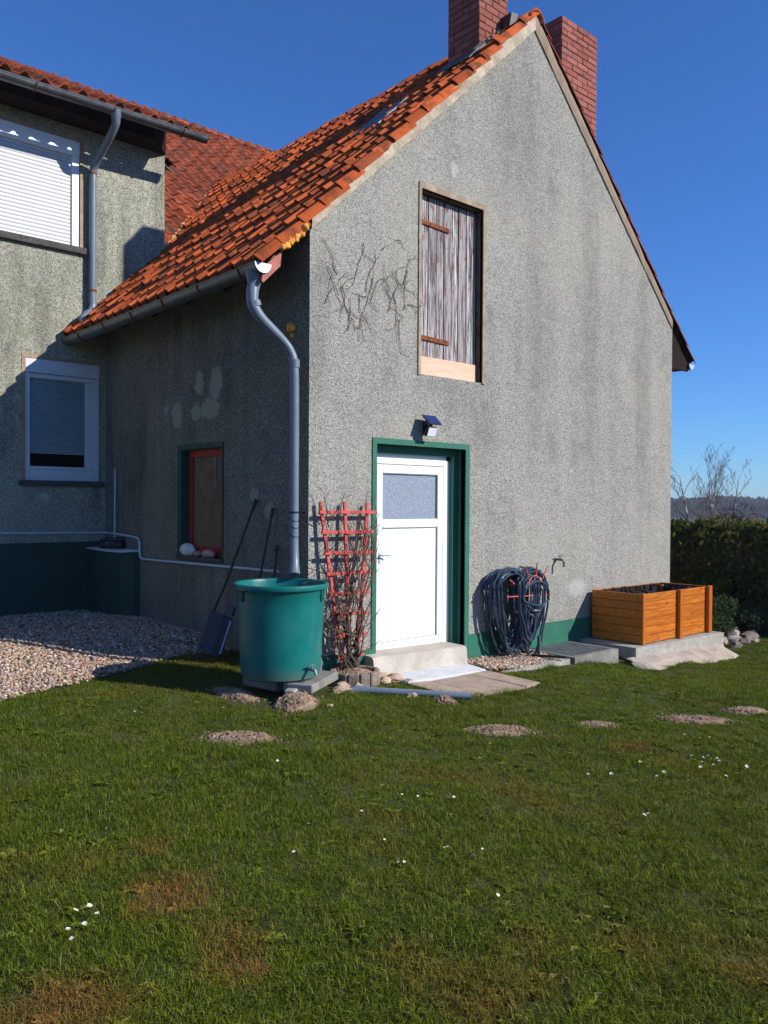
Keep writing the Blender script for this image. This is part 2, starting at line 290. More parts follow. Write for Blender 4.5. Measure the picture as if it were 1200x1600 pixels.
# ------------------------------------------------------------------ building helpers
WORLD = {}
def link(o, parent=None):
    COL.objects.link(o)
    if parent is not None: o.parent = parent
    return o
def worldof(p): return WORLD.get(p.name, Vector()) if p is not None else Vector()
def thing(name, label, cat, loc=(0, 0, 0), group=None):
    o = bpy.data.objects.new(name, None); o.empty_display_size = .1; o.location = loc; COL.objects.link(o)
    WORLD[o.name] = Vector(loc); o['label'] = label; o['category'] = cat
    if group: o['group'] = group
    return o
def tag(o, label, cat, group=None):
    o['label'] = label; o['category'] = cat
    if group: o['group'] = group
    return o
class MB:
    def __init__(s): s.v = []; s.f = []; s.mi = []; s.cur = 0
    def quad(s, *p):
        i = len(s.v); s.v += [tuple(q) for q in p]; s.f.append(tuple(range(i, i+len(p)))); s.mi.append(s.cur); return s
    def addm(s, vs, fs):
        i = len(s.v); s.v += [tuple(q) for q in vs]; s.f += [tuple(k+i for k in f) for f in fs]; s.mi += [s.cur]*len(fs); return s
    def box(s, a, b, bev=0., m=None):
        a = Vector(a); b = Vector(b); lo = Vector((min(a.x, b.x), min(a.y, b.y), min(a.z, b.z))); hi = Vector((max(a.x, b.x), max(a.y, b.y), max(a.z, b.z)))
        bm = bmesh.new(); bmesh.ops.create_cube(bm, size=1)
        for v in bm.verts: v.co = Vector([(lo[i]+hi[i])/2+v.co[i]*(hi[i]-lo[i]) for i in range(3)])
        if bev: bmesh.ops.bevel(bm, geom=bm.edges[:], offset=min(bev, min(hi-lo)*.45), segments=1, affect='EDGES')
        s.addbm(bm, m); return s
    def addbm(s, bm, m=None):
        bm.verts.index_update()
        s.addm([(m @ v.co) if m else v.co for v in bm.verts], [[v.index for v in f.verts] for f in bm.faces]); bm.free(); return s
    def obox(s, c, size, rot=(0, 0, 0), bev=0.):
        h = Vector(size)/2; m = Matrix.Translation(Vector(c)) @ Euler(rot).to_matrix().to_4x4()
        return s.box(-h, h, bev, m)
    def bar(s, p, q, w, h, up=(0, 0, 1), bev=0.):
        p = Vector(p); q = Vector(q); d = (q-p); L = d.length; x = d/L; y = Vector(up).cross(x)
        if y.length < 1e-4: y = Vector((0, 1, 0)).cross(x)
        y.normalize(); z = x.cross(y); m = Matrix(((x.x, y.x, z.x, p.x), (x.y, y.y, z.y, p.y), (x.z, y.z, z.z, p.z), (0, 0, 0, 1)))
        return s.box((0, -w/2, -h/2), (L, w/2, h/2), bev, m)
    def tube(s, pts, r, n=8, caps=True, closed=False):
        pts = [Vector(p) for p in pts]; N = len(pts); rr = r if isinstance(r, (list, tuple)) else [r]*N
        vs = []; fs = []; u = None
        for i, p in enumerate(pts):
            t = (pts[(i+1) % N]-pts[i-1]) if closed else (pts[min(i+1, N-1)]-pts[max(i-1, 0)])
            if t.length < 1e-7: t = Vector((0, 0, 1))
            t.normalize()
            if u is None: u = t.orthogonal().normalized()
            u = (u-t*u.dot(t)); u = u.normalized() if u.length > 1e-6 else t.orthogonal().normalized()
            b = t.cross(u)
            for k in range(n):
                a = 2*math.pi*k/n; vs.append(p+(u*math.cos(a)+b*math.sin(a))*rr[i])
        for i in range(N if closed else N-1):
            j = (i+1) % N
            for k in range(n): k2 = (k+1) % n; fs.append((i*n+k, i*n+k2, j*n+k2, j*n+k))
        if caps and not closed: fs.append(tuple(range(n-1, -1, -1))); fs.append(tuple((N-1)*n+k for k in range(n)))
        return s.addm(vs, fs)
    def lathe(s, c, prof, n=32):
        vs = []; fs = []
        for (r, z) in prof:
            for k in range(n): a = 2*math.pi*k/n; vs.append((c[0]+r*math.cos(a), c[1]+r*math.sin(a), c[2]+z))
        for i in range(len(prof)-1):
            for k in range(n): k2 = (k+1) % n; fs.append((i*n+k, i*n+k2, (i+1)*n+k2, (i+1)*n+k))
        return s.addm(vs, fs)
    def prism(s, poly, d):
        d = Vector(d); poly = [Vector(p) for p in poly]; n = len(poly)
        vs = poly+[p+d for p in poly]
        return s.addm(vs, [tuple(range(n)), tuple(range(2*n-1, n-1, -1))]+[(i, i+n, (i+1) % n+n, (i+1) % n) for i in range(n)])
    def build(s, name, mats, parent=None, smooth=False, kind=None, fixn=True):
        w0 = worldof(parent); me = bpy.data.meshes.new(name)
        me.from_pydata([(v[0]-w0.x, v[1]-w0.y, v[2]-w0.z) for v in s.v], [], s.f)
        mats = mats if isinstance(mats, (list, tuple)) else [mats]
        for m in mats: me.materials.append(m)
        if len(mats) > 1: me.polygons.foreach_set('material_index', s.mi)
        if fixn and len(s.f) < 60000:
            bm = bmesh.new(); bm.from_mesh(me); bmesh.ops.recalc_face_normals(bm, faces=bm.faces[:]); bm.to_mesh(me); bm.free()
        if smooth:
            me.polygons.foreach_set('use_smooth', [True]*len(me.polygons))
            try: me.set_sharp_from_angle(angle=rad(40))
            except Exception: pass
        o = bpy.data.objects.new(name, me); link(o, parent); WORLD[o.name] = w0.copy()
        if kind: o['kind'] = kind
        return o
def top(mb, name, mats, label, cat, group=None, smooth=False, loc=None):
    """one-mesh thing with its origin at its base"""
    if loc is None:
        xs = np.array(mb.v); loc = (float(xs[:, 0].mean()), float(xs[:, 1].mean()), float(xs[:, 2].min()))
    mb.v = [(v[0]-loc[0], v[1]-loc[1], v[2]-loc[2]) for v in mb.v]
    o = mb.build(name, mats, None, smooth); o.location = loc; WORLD[o.name] = Vector(loc)
    return tag(o, label, cat, group)
def inst(name, me, parent, mat4):
    o = bpy.data.objects.new(name, me); link(o, parent); w0 = worldof(parent)
    o.matrix_local = Matrix.Translation(-w0) @ mat4; return o
def basis(x, y, z, o): return Matrix(((x[0], y[0], z[0], o[0]), (x[1], y[1], z[1], o[1]), (x[2], y[2], z[2], o[2]), (0, 0, 0, 1)))
def smoothpath(pts, k=6):
    P = [Vector(p) for p in pts]; P = [P[0]*2-P[1]]+P+[P[-1]*2-P[-2]]; out = []
    for i in range(1, len(P)-2):
        for j in range(k):
            t = j/k; a, b, c, d = P[i-1], P[i], P[i+1], P[i+2]
            out.append(.5*((2*b)+(c-a)*t+(2*a-5*b+4*c-d)*t*t+(3*b-a-3*c+d)*t**3))
    return out+[P[-2]]
def wall_holes(mb, org, ux, s0, s1, zlo, ztop, holes, depth, nrm, kinks=()):
    """wall in plane org+ux*s+z, holes=(sa,sb,za,zb); reveals go 'depth' along -nrm"""
    org = Vector(org); ux = Vector(ux); inn = -Vector(nrm)
    P = lambda s_, z, d=0: org+ux*s_+Vector((0, 0, z))+inn*d
    br = sorted(set([s0, s1]+[h[0] for h in holes]+[h[1] for h in holes]+list(kinks)))
    for a, b in zip(br, br[1:]):
        m = (a+b)/2; hs = sorted([h for h in holes if h[0] <= m <= h[1]], key=lambda h: h[2]); z = None
        for h in hs:
            mb.quad(P(a, z if z is not None else zlo), P(b, z if z is not None else zlo), P(b, h[2]), P(a, h[2])); z = h[3]
        mb.quad(P(a, z if z is not None else zlo), P(b, z if z is not None else zlo), P(b, ztop(b)), P(a, ztop(a)))
    for (a, b, c, d) in holes:
        mb.quad(P(a, c), P(a, d), P(a, d, depth), P(a, c, depth)); mb.quad(P(b, c), P(b, d), P(b, d, depth), P(b, c, depth))
        mb.quad(P(a, c), P(b, c), P(b, c, depth), P(a, c, depth)); mb.quad(P(a, d), P(b, d), P(b, d, depth), P(a, d, depth))

# ------------------------------------------------------------------ dimensions
W, L = 6.382, 4.41
HE, WS, SL = 4.15, 0.94, 0.965         # eaves height and slope of the gable wall, slope of the tiles
XR = W/2
KT, KR = 4.205, 4.29                   # tile bed plane above x=0 and, right slope, x=W
SL2 = 0.86; SZ = 5.04                   # steep old roof: z = SZ + SL2*(y-L)
MX = 0.82                               # right end of the upper main wall
# ------------------------------------------------------------------ ground
GP = np.array([(-.4,-.55,.045),(.4,-.45,.0),(1.3,-.6,-.045),(1.2,-1.25,-.05),(1.9,-1.2,-.06),(2.7,-.6,-.09),(4,-1.2,-.245),(5.5,-1.3,-.285),(7,-1,-.24),(9,2,-.25),(-.8,1.6,.10),(-1.65,3.25,.20),(-.1,1.0,.14),(-.1,2.2,.24),(0,3.3,.25),(-1,4.4,.25),(-3,4.4,.27),(-2.4,.7,.10),(-4.5,2,.15),(-1.5,-1.2,.02),(0,-2.1,-.03),(1,-2.4,-.05),(2.2,-2.9,-.09),(-4.4,-6,.06),(-3,-3.5,.04),(0,-6,-.02),(5,-5,-.2),(-7,-2,.12),(12,-5,-.35),(12,5,-.35),(3.2,0,-.06),(4.3,0,-.1),(14,12,-.6),(-8,8,.3),(3,6,.0),(8,-12,-.3),(-10,-12,.1)])
def gz(x, y):
    x = np.asarray(x, float); y = np.asarray(y, float)
    d2 = (x[..., None]-GP[:, 0])**2+(y[..., None]-GP[:, 1])**2
    wt = 1/(d2+.12)**1.6
    return (wt*GP[:, 2]).sum(-1)/wt.sum(-1)
def gz1(x, y): return float(gz(np.array([x]), np.array([y]))[0])
xs = sorted(set(list(np.arange(-9, 14.01, .125))+[-1400, -700, -250, -80, -30, -16, 20, 35, 70, 150, 400, 800, 1400]))
ys = sorted(set(list(np.arange(-9, 12.01, .125))+[-1400, -700, -250, -80, -30, -16, 17, 30, 60, 130, 400, 800, 1400]))
X, Yg = np.meshgrid(xs, ys); far = np.clip((np.hypot(X-2, Yg-2)-14)/60, 0, 1)
Zg = gz(np.clip(X, -12, 15), np.clip(Yg, -13, 13))*(1-far)-far*3.2
mb = MB(); nx = len(xs); mb.v = list(zip(X.ravel().tolist(), Yg.ravel().tolist(), Zg.ravel().tolist()))
for j in range(len(ys)-1):
    for i in range(nx-1):
        cx_, cy_ = (xs[i]+xs[i+1])/2, (ys[j]+ys[j+1])/2
        mb.f.append((j*nx+i, j*nx+i+1, (j+1)*nx+i+1, (j+1)*nx+i)); mb.mi.append(0 if math.hypot(cx_, cy_) < 16 else 1)
mb.build('ground', [M['ground'], M['field']], None, True, 'structure')
# ------------------------------------------------------------------ far hills, forest and haze
def pix_dir(u, h):  # direction for a bearing (degrees right of the view axis)
    a = _a+rad(u); return Vector((math.sin(a), math.cos(a), 0))
mb = MB(); rows = []
for k in range(61):
    b = -2+k*.75; d = pix_dir(b, 0); q = []
    hgt = 3.6+1.6*math.sin(b*.33+1.0)+1.2*math.sin(b*.9)+1.2*noise.noise((b*.5, 3, 0))
    for (dist, hh) in ((330, -3.4), (430, .0), (520, hgt*.55), (600, hgt), (760, hgt*.9), (900, 1.), (1100, -4)):
        q.append(EYE.x+d.x*dist); q.append(EYE.y+d.y*dist); q.append(hh)
    rows.append(q)
for r_ in rows:
    for i in range(7): mb.v.append((r_[i*3], r_[i*3+1], r_[i*3+2]))
for k in range(60):
    for i in range(6): mb.f.append((k*7+i, (k+1)*7+i, (k+1)*7+i+1, k*7+i+1)); mb.mi.append(0)
hills = mb.build('hills', M['forest'], None, True, 'structure')
mb = MB(); rr = random.Random(3)
for k in range(2600):
    b = rr.uniform(14, 32); t = rr.random(); dist = 400+t*215; d = pix_dir(b, 0)
    hg = (3.6+1.6*math.sin(b*.33+1.0)+1.2*math.sin(b*.9)+1.2*noise.noise((b*.5, 3, 0)))
    z0 = np.interp(dist, [330, 430, 520, 600, 760], [-3.4, .5, hg*.55, hg, hg*.9])-1
    x0, y0 = EYE.x+d.x*dist, EYE.y+d.y*dist; h = rr.uniform(1.8, 4.2)*(1.25 if rr.random() < .15 else 1); rw = rr.uniform(1.4, 3.0); con = rr.random() < .5
    bm = bmesh.new(); bmesh.ops.create_icosphere(bm, subdivisions=1, radius=1)
    for v in bm.verts:
        j = 1+rr.uniform(-.3, .3)
        v.co = Vector((v.co.x*rw*j*(1-(v.co.z*.45 if con else 0)), v.co.y*rw*j*(1-(v.co.z*.45 if con else 0)), v.co.z*h*.5*j+h*.4))+Vector((x0, y0, z0))
    mb.addbm(bm)
mb.build('distant_forest', M['forest'], None, False, 'stuff', fixn=False)

# ------------------------------------------------------------------ ANNEX
annex = thing('gabled_annex', 'grey roughcast gabled annex with orange tiled roof, white door and green door surround', 'house', (0, 0, 0))
ztop = lambda x: HE+WS*(x if x < XR else W-x)
DX0, DX1, DZ1 = .811, 2.08, 2.228      # door opening
HX0, HX1, HZ0, HZ1 = 1.395, 2.334, 2.965, 4.842   # hatch opening
mb = MB()
wall_holes(mb, (0, 0, 0), (1, 0, 0), 0, W, -.4, ztop, [(DX0, DX1, -.4, DZ1), (HX0, HX1, HZ0, HZ1)], .06, (0, -1, 0), (XR,))
mb.build('gable_wall', M['gable'], annex)
WY0, WY1, WZ0, WZ1 = 1.486, 2.356, 1.06, 2.225   # side window opening
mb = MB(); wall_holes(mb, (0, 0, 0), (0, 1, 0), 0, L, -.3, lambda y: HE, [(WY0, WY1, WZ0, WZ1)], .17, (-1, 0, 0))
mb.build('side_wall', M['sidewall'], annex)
mb = MB(); mb.quad((W, 0, -.5), (W, 9, -.5), (W, 9, HE), (W, 0, HE)).build('far_side_wall', M['gable'], annex)
# plinth
mb = MB(); mb.box((.0, -.012, -.4), (.733, .01, .238)); mb.box((2.155, -.012, -.4), (W, .01, .238)); mb.build('plinth', M['plinth'], annex)
# door surround, stepped reveal
mb = MB(); y0 = -.012
mb.box((.757, y0, -.1), (DX0, .11, DZ1)); mb.box((DX1, y0, -.1), (2.142, .11, DZ1)); mb.box((.757, y0, DZ1), (2.142, .11, 2.285))
mb.box((DX0-.02, .108, -.1), (.885, .20, DZ1)); mb.box((2.005, .108, -.1), (DX1+.02, .20, DZ1)); mb.box((.885, .108, 2.150), (2.005, .20, DZ1+.02))
mb.box((.722, y0-.002, -.2), (.757, .01, .24)); mb.box((2.142, y0-.002, -.2), (2.157, .01, .24))
mb.build('door_surround', M['plinth'], annex)
# door
FX0, FX1, FZ0, FZ1 = .885, 1.955, .145, 2.104
door = MB().box((1.03, .158, .24), (1.80, .185, 1.40), .004).build('door', M['white'], annex)   # lower panel
mb = MB(); fy = .15
mb.box((FX0, fy, FZ0), (FX0+.055, .24, FZ1), .004); mb.box((FX1-.055, fy, FZ0), (FX1, .24, FZ1), .004); mb.box((FX0+.055, fy, FZ1-.06), (FX1-.055, .24, FZ1), .004)
mb.box((FX1, fy+.012, FZ0), (2.01, .24, FZ1+.045)); mb.box((FX0, fy+.012, FZ1), (2.01, .24, FZ1+.05))
mb.build('door_frame', M['white'], door)
mb = MB(); ly = .143; a, b, c, d = FX0+.062, FX1-.062, FZ0+.02, FZ1-.068; st = .082
GZ0, GZ1 = 1.487, 1.950
for q in [((a, ly, c), (a+st, .20, d)), ((b-st, ly, c), (b, .20, d)), ((a+st, ly, d-.085), (b-st, .20, d)), ((a+st, ly, 1.40), (b-st, .20, GZ0)), ((a+st, ly, c), (b-st, .20, c+.085))]:
    mb.box(q[0], q[1], .005)
mb.build('door_leaf', M['white'], door)
MB().box((a+st-.01, .166, GZ0-.01), (b-st+.01, .178, GZ1+.06)).build('frosted_pane', M['frost'], door)
mb = MB()
for (x0_, x1_, z0_, z1_) in ((a+st, b-st, GZ0, d-.085), (a+st, b-st, c+.085, 1.40)):
    for q in (((x0_, .15, z0_), (x0_+.006, .172, z1_)), ((x1_-.006, .15, z0_), (x1_, .172, z1_)), ((x0_, .15, z0_), (x1_, .172, z0_+.006)), ((x0_, .15, z1_-.006), (x1_, .172, z1_))): mb.box(*q)
mb.box((a-.006, .149, c), (a-.001, .2, d)); mb.box((b+.001, .149, c), (b+.006, .2, d)); mb.box((a, .149, d+.001), (b, .2, d+.007)); mb.box((a, .147, c-.008), (b, .2, c-.002))
mb.build('door_seal', simple('grey_seal', (.22, .22, .24), .6), door)
mb = MB(); hx, hz = a+.04, 1.13
mb.box((hx-.014, ly-.006, hz-.09), (hx+.014, ly, hz+.03), .004); mb.tube([(hx, ly, hz), (hx, ly-.045, hz), (hx+.02, ly-.05, hz), (hx+.105, ly-.05, hz-.004)], .009, 8)
mb.build('handle', M['zinc_light'], door, True)
# step
mb = MB()
vs = [(.665, -.155, .02), (1.945, -.150, -.03), (1.945, -.15, .138), (.665, -.155, .185), (.665, .16, .02), (2.01, .16, -.03), (2.01, .16, .148), (.665, .0, .190)]
bm = bmesh.new(); bv = []
NX = 26
for i in range(NX+1):
    t = i/NX; x = .66+1.30*t; jz = .006*noise.noise((x*7, 1, 0)); jy = .012*noise.noise((x*6, 5, 2))
    ft = .192-.036*t+jz; yf = -.150+jy
    ring = [(x, -.19+jy, -.12), (x, yf-.012, .05-.06*t), (x, yf, ft-.035), (x, yf+.018, ft-.008), (x, yf+.05, ft), (x, .20, ft+.006)]
    bv.append([bm.verts.new(p) for p in ring])
for i in range(NX):
    for k in range(5): bm.faces.new((bv[i][k], bv[i+1][k], bv[i+1][k+1], bv[i][k+1]))
bm.faces.new([bv[0][k] for k in range(6)]); bm.faces.new([bv[NX][k] for k in range(5, -1, -1)])
MB().addbm(bm).build('door_step', M['step'], annex, True)
# loft hatch
hatch = MB().box((HX0, .135, HZ0), (HX1, .15, HZ1)).build('loft_hatch', M['black'], annex)
mb = MB(); e = .035
mb.box((HX0-e, -.014, HZ0-.012), (HX0, .03, HZ1+.06)); mb.box((HX1, -.014, HZ0-.012), (HX1+.048, .03, HZ1+.06)); mb.box((HX0, -.014, HZ1), (HX1, .03, HZ1+.06))
mb.build('hatch_frame', M['hatchframe'], hatch)
mb = MB(); mb.box((HX0-.02, .03, HZ0), (HX0+.003, .14, HZ1)); mb.box((HX1-.004, .03, HZ0), (HX1+.02, .14, HZ1)); mb.box((HX0, .03, HZ1-.004), (HX1, .14, HZ1+.02)); mb.build('hatch_lining', M['hatchinner'], hatch)
bx = HX0+.006; nb = 0; widths = [.065, .125, .12, .115, .12, .10, .13, .075, .073]; tot = HX1-.012-bx; k_ = tot/sum(widths)
for wd in widths:
    wd *= k_; bot_ = HZ0+.19+R.uniform(-.012, .012)
    bm = bmesh.new(); bmesh.ops.create_cube(bm, size=1)
    for v in bm.verts:
        v.co = Vector((bx+wd/2+v.co.x*(wd-R.uniform(.005, .012)), .095+R.uniform(0, .012)+v.co.y*.022, (bot_+HZ1-.02)/2+v.co.z*(HZ1-.02-bot_)))
    bmesh.ops.bevel(bm, geom=bm.edges[:], offset=.004, segments=1, affect='EDGES')
    MB().addbm(bm).build('board', M['greygrain'], hatch); bx += wd
MB().box((HX0+.006, .060, HZ0+.002), (HX1-.02, .082, HZ0+.198), .002).build('plywood_panel', M['palewood'], hatch)
for zz in (3.36, 4.545):
    mb = MB(); mb.bar((HX0+.004, .076, zz+.004), (HX0+.50, .076, zz-.012), .008, .048, (0, 0, 1), .003)
    for t in (.05, .2, .34, .46): mb.tube([(HX0+t, .074, zz-.002), (HX0+t, .066, zz-.002)], .009, 6)
    mb.build('strap_hinge', M['rust'], hatch)
# side window
swin = MB().box((.12, WY0, WZ0), (.13, WY1, WZ1)).build('side_window', M['glass'], annex)
mb = MB(); e = .05
mb.box((-.012, WY1, WZ0-.005), (.02, WY1+.085, WZ1+.055)); mb.box((-.012, WY0-.018, WZ0-.005), (.02, WY0, WZ1+.055)); mb.box((-.012, WY0, WZ1), (.02, WY1, WZ1+.055))
mb.box((.0, WY1-.004, WZ0), (.15, WY1+.02, WZ1)); mb.box((.0, WY0-.02, WZ0), (.15, WY0+.004, WZ1)); mb.box((.0, WY0, WZ1-.004), (.15, WY1, WZ1+.02))
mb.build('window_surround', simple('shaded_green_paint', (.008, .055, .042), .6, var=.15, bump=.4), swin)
mb = MB(); f = .075
mb.box((.085, WY1-f, WZ0), (.125, WY1-.004, WZ1-.004)); mb.box((.085, WY0+.004, WZ0), (.125, WY0+f, WZ1-.004)); mb.box((.085, WY0+f, WZ1-f-.004), (.125, WY1-f, WZ1-.004)); mb.box((.085, WY0+f, WZ0), (.125, WY1-f, WZ0+f+.03))
mb.build('window_frame', M['redpaint'], swin)
mb = MB(); mb.box((.11, WY0+f, WZ0+.105), (.117, WY1-f, WZ1-f-.004)); mb.build('curtain', simple('beige_curtain', (.17, .115, .07), .9, var=.2), swin)
MB().box((.1, 1.80, 1.78), (.108, 1.83, WZ1-f)).build('curtain_strip', simple('pale_strip', (.22, .19, .17), .8), swin)
MB().box((-.035, WY0-.03, WZ0-.045), (.085, WY1+.09, WZ0), .006).build('window_sill', M['sill'], swin)

# ---- tiles
def pantile(name, w, length, roll, mat, thick=.016, tilt=.034, ext=1.10, mirror=False):
    n = 11; top_, bot_ = [], []
    def prof(t):   # t in tile widths: flat-ish pan then a round roll
        t = (1-t if mirror else t) % 1.0
        if t < .56: return -.012*math.sin(math.pi*t/.56)
        q = (t-.56)/.44; return roll*math.sin(math.pi*q)**.7
    mb = MB(); V = []
    for j, (yy, zz) in enumerate(((0, tilt), (length, 0))):
        for i in range(n+1):
            t = -.06+i/n*ext; V.append((t*w, yy, prof(t)*(1-.0*j)+zz))
    for j, (yy, zz) in enumerate(((0, tilt), (length, 0))):
        for i in range(n+1):
            t = -.06+i/n*ext; V.append((t*w, yy, prof(t)+zz-thick*(1.5 if j == 0 else 1)))
    F = []; m_ = n+1
    for i in range(n):
        F.append((i, i+1, m_+i+1, m_+i)); F.append((2*m_+i+1, 2*m_+i, 3*m_+i, 3*m_+i+1)); F.append((i+1, i, 2*m_+i, 2*m_+i+1))
    F += [(0, m_, 3*m_, 2*m_), (n, 2*m_+n, 3*m_+n, m_+n)]
    mb.addm(V, F); me = bpy.data.meshes.new(name); me.from_pydata(mb.v, [], mb.f); me.materials.append(mat)
    me.polygons.foreach_set('use_smooth', [True]*len(me.polygons))
    try: me.set_sharp_from_angle(angle=rad(38))
    except Exception: pass
    return me
def lay_tiles(parent, me, O, A, U, N, w, g, rows, keep, nobj, view, rng, jit=1.):
    """rows=(r0,r1); keep(row)->(c0,c1); nearest nobj become parts, the rest one stuff part"""
    cand = []
    for r in range(*rows):
        c0, c1 = keep(r)
        for c in range(c0, c1):
            p = O+A*(c*w+rng.gauss(0, .003)*jit)+U*(r*g+rng.gauss(0, .006)*jit)+N*(rng.gauss(0, .003)*jit)
            m = basis(A, U, N, p) @ Euler((rng.gauss(0, .008)*jit, rng.gauss(0, .014)*jit, rng.gauss(0, .010)*jit)).to_matrix().to_4x4()
            cand.append(((p-view).length, m))
    cand.sort(key=lambda q: q[0])
    for d, m in cand[:nobj]: inst('tile', me, parent, m)
    rest = cand[nobj:]
    if rest:
        vs = np.array([v.co for v in me.vertices]); fs = [tuple(p.vertices) for p in me.polygons]; mb = MB()
        for d, m in rest:
            mm = np.array(m); mb.addm((vs @ mm[:3, :3].T+mm[:3, 3]).tolist(), fs)
        mb.build('tile_field', me.materials[0], parent, True, 'stuff', fixn=False)
cs = 1/math.hypot(1, SL); U = Vector((cs, 0, SL*cs)); N = Vector((-SL*cs, 0, cs)); A = Vector((0, -1, 0))
XE = -.525
mb = MB()
mb.quad((XE+.05, .0, KT-.05+SL*(XE+.05)), (XR, .0, KT-.05+SL*XR), (XR, 8.2, KT-.05+SL*XR), (XE+.05, 8.2, KT-.05+SL*(XE+.05)))
mb.quad((W+.5, .0, KR-.05+SL*(-.5)), (XR, .0, KR-.05+SL*XR), (XR, 8.2, KR-.05+SL*XR), (W+.5, 8.2, KR-.05+SL*(-.5)))
roof = mb.build('roof', M['deck'], annex)
tw, tg = .205, .305
me_t = pantile('annex_pantile', tw, .37, .062, M['tile'])
Y0 = -.035                               # verge
def keepL(r):
    x = XE+cs*r*tg; yv = L-.01 if x < MX-.1 else min(7.2, L+(KT+SL*x-SZ)/SL2+.1)
    return (-int((yv-Y0)/tw)-1, 0)
# tile x axis runs towards -y, so column c<0 covers y = Y0-(c)w
nrow = int((XR-XE)/cs/tg)+1
lay_tiles(roof, me_t, Vector((XE, Y0, KT+SL*XE)), A, U, N, tw, tg, (0, nrow), keepL, 268, EYE+Vector((3, 3, 2)), random.Random(11), 1.7)
U2 = Vector((-cs, 0, SL*cs)); N2 = Vector((SL*cs, 0, cs)); A2 = Vector((0, 1, 0))
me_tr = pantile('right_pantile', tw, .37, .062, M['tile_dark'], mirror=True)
lay_tiles(roof, me_tr, Vector((W+.60, Y0+.012, KR-SL*.60)), A2, U2, N2, tw, tg, (0, nrow), lambda r: (0, 38), 18, Vector((W/2, -3, 5)), random.Random(12))
# ridge tiles
mbr = []
def ridge_mesh():
    mb = MB(); n = 9; Vv = []; Lr = .40
    for (yy, k) in ((0, 1.0), (Lr, .86)):
        for rr_ in (.125*k, .125*k-.016):
            for i in range(n+1):
                a_ = math.pi*(i/n); Vv.append((math.cos(a_)*rr_, yy, math.sin(a_)*rr_*.85))
    m_ = n+1; F = []
    for i in range(n):
        F.append((i, i+1, 2*m_+i+1, 2*m_+i)); F.append((m_+i+1, m_+i, 3*m_+i, 3*m_+i+1)); F.append((i, m_+i, m_+i+1, i+1)); F.append((2*m_+i+1, 3*m_+i+1, 3*m_+i, 2*m_+i))
    me = bpy.data.meshes.new('ridge_tile'); me.from_pydata(Vv, [], F); me.materials.append(M['tile_old']); me.polygons.foreach_set('use_smooth', [True]*len(F)); return me
me_r = ridge_mesh()
for i in range(23):
    inst('ridge_tile', me_r, roof, Matrix.Translation((XR+R.gauss(0, .004), -.06+i*.33, KT+SL*XR-.055-.016*i*.33+R.gauss(0, .003))) @ Euler((-.03, R.gauss(0, .02), R.gauss(0, .01))).to_matrix().to_4x4())
# verge mortar band under the tiles along both rakes
mb = MB(); NB = 60
def rake(x0_, x1_, f, ft, mb, th=.028, lowj=.012):
    pv = None
    for i in range(NB+1):
        x = x0_+(x1_-x0_)*i/NB; zw = f(x); zt_ = ft(x)+.012; j1 = lowj*noise.noise((x*5, 2, 7))+.008*noise.noise((x*17, 1, 1)); j2 = .01*noise.noise((x*4, 9, 1))
        cur = [(x, -.002, zw-.035+j1), (x, -th+j2, zw-.025+j1), (x, -th-.006+j2, (zw+zt_)/2), (x, -th+j2, zt_), (x, .02, zt_)]
        if pv:
            for k in range(4): mb.quad(pv[k], cur[k], cur[k+1], pv[k+1])
        pv = cur
rake(.0, XR, lambda x: HE+WS*x-.012, lambda x: KT+SL*x, mb)
mb.build('verge_mortar', M['mortar'], annex, False)
mb = MB(); rake(XR, W-.02, lambda x: HE+WS*(W-x), lambda x: KR-.055+SL*(W-x), mb, .016, .004); mb.build('verge_board', simple('verge_board', (.27, .205, .15), .85, var=.15, bump=.2), annex, False)
# eaves left: soffit, rafter tail fascia, gutter
mb = MB(); zz = lambda x: KT-.055+SL*x
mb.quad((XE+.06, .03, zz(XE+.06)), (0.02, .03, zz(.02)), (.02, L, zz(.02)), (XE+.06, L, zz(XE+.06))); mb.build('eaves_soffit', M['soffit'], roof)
mb = MB(); mb.prism([(-.50, .02, 3.565), (-.482, .02, 3.548), (-.305, .02, 3.725), (-.29, .02, 3.87), (-.36, .02, 3.82), (-.47, .02, 3.69)], (0, .03, 0)); mb.build('rafter_tail', M['redwood'], annex)
for k in range(1, 6):
    y_ = .02+k*.74; MB().prism([(-.42, y_, 3.70), (-.38, y_, 3.64), (.0, y_, 3.98), (.0, y_, 4.14), (-.40, y_, 3.76)], (0, .08, 0)).build('rafter_tail', M['soffit'], annex)
def half_gutter(p, q, r, up=.0, th=.006):
    p = Vector(p); q = Vector(q); t = (q-p).normalized(); sd = t.cross(Vector((0, 0, 1))).normalized(); mb = MB(); n = 12; Vv = []
    for pt in (p, q):
        for rr_ in (r, r-th):
            for i in range(n+1):
                a_ = math.pi+math.pi*i/n; Vv.append(pt+sd*math.cos(a_)*rr_+Vector((0, 0, math.sin(a_)*rr_)))
    m_ = n+1; F = []
    for i in range(n): F += [(i, i+1, 2*m_+i+1, 2*m_+i), (m_+i+1, m_+i, 3*m_+i, 3*m_+i+1)]
    F += [(0, 2*m_, 3*m_, m_), (n, m_+n, 3*m_+n, 2*m_+n)]
    mb.addm(Vv, F)
    for sgn in (-1, 1): mb.tube([p+sd*r*sgn, q+sd*r*sgn], .009, 6)
    return mb, t, sd
GXL, GZL, GR = -.50, 3.705, .078
mb, t_, sd_ = half_gutter((GXL, .0, GZL), (GXL, L-.02, GZL-.03), GR)
gut = mb.build('gutter', M['zinc'], annex, True)
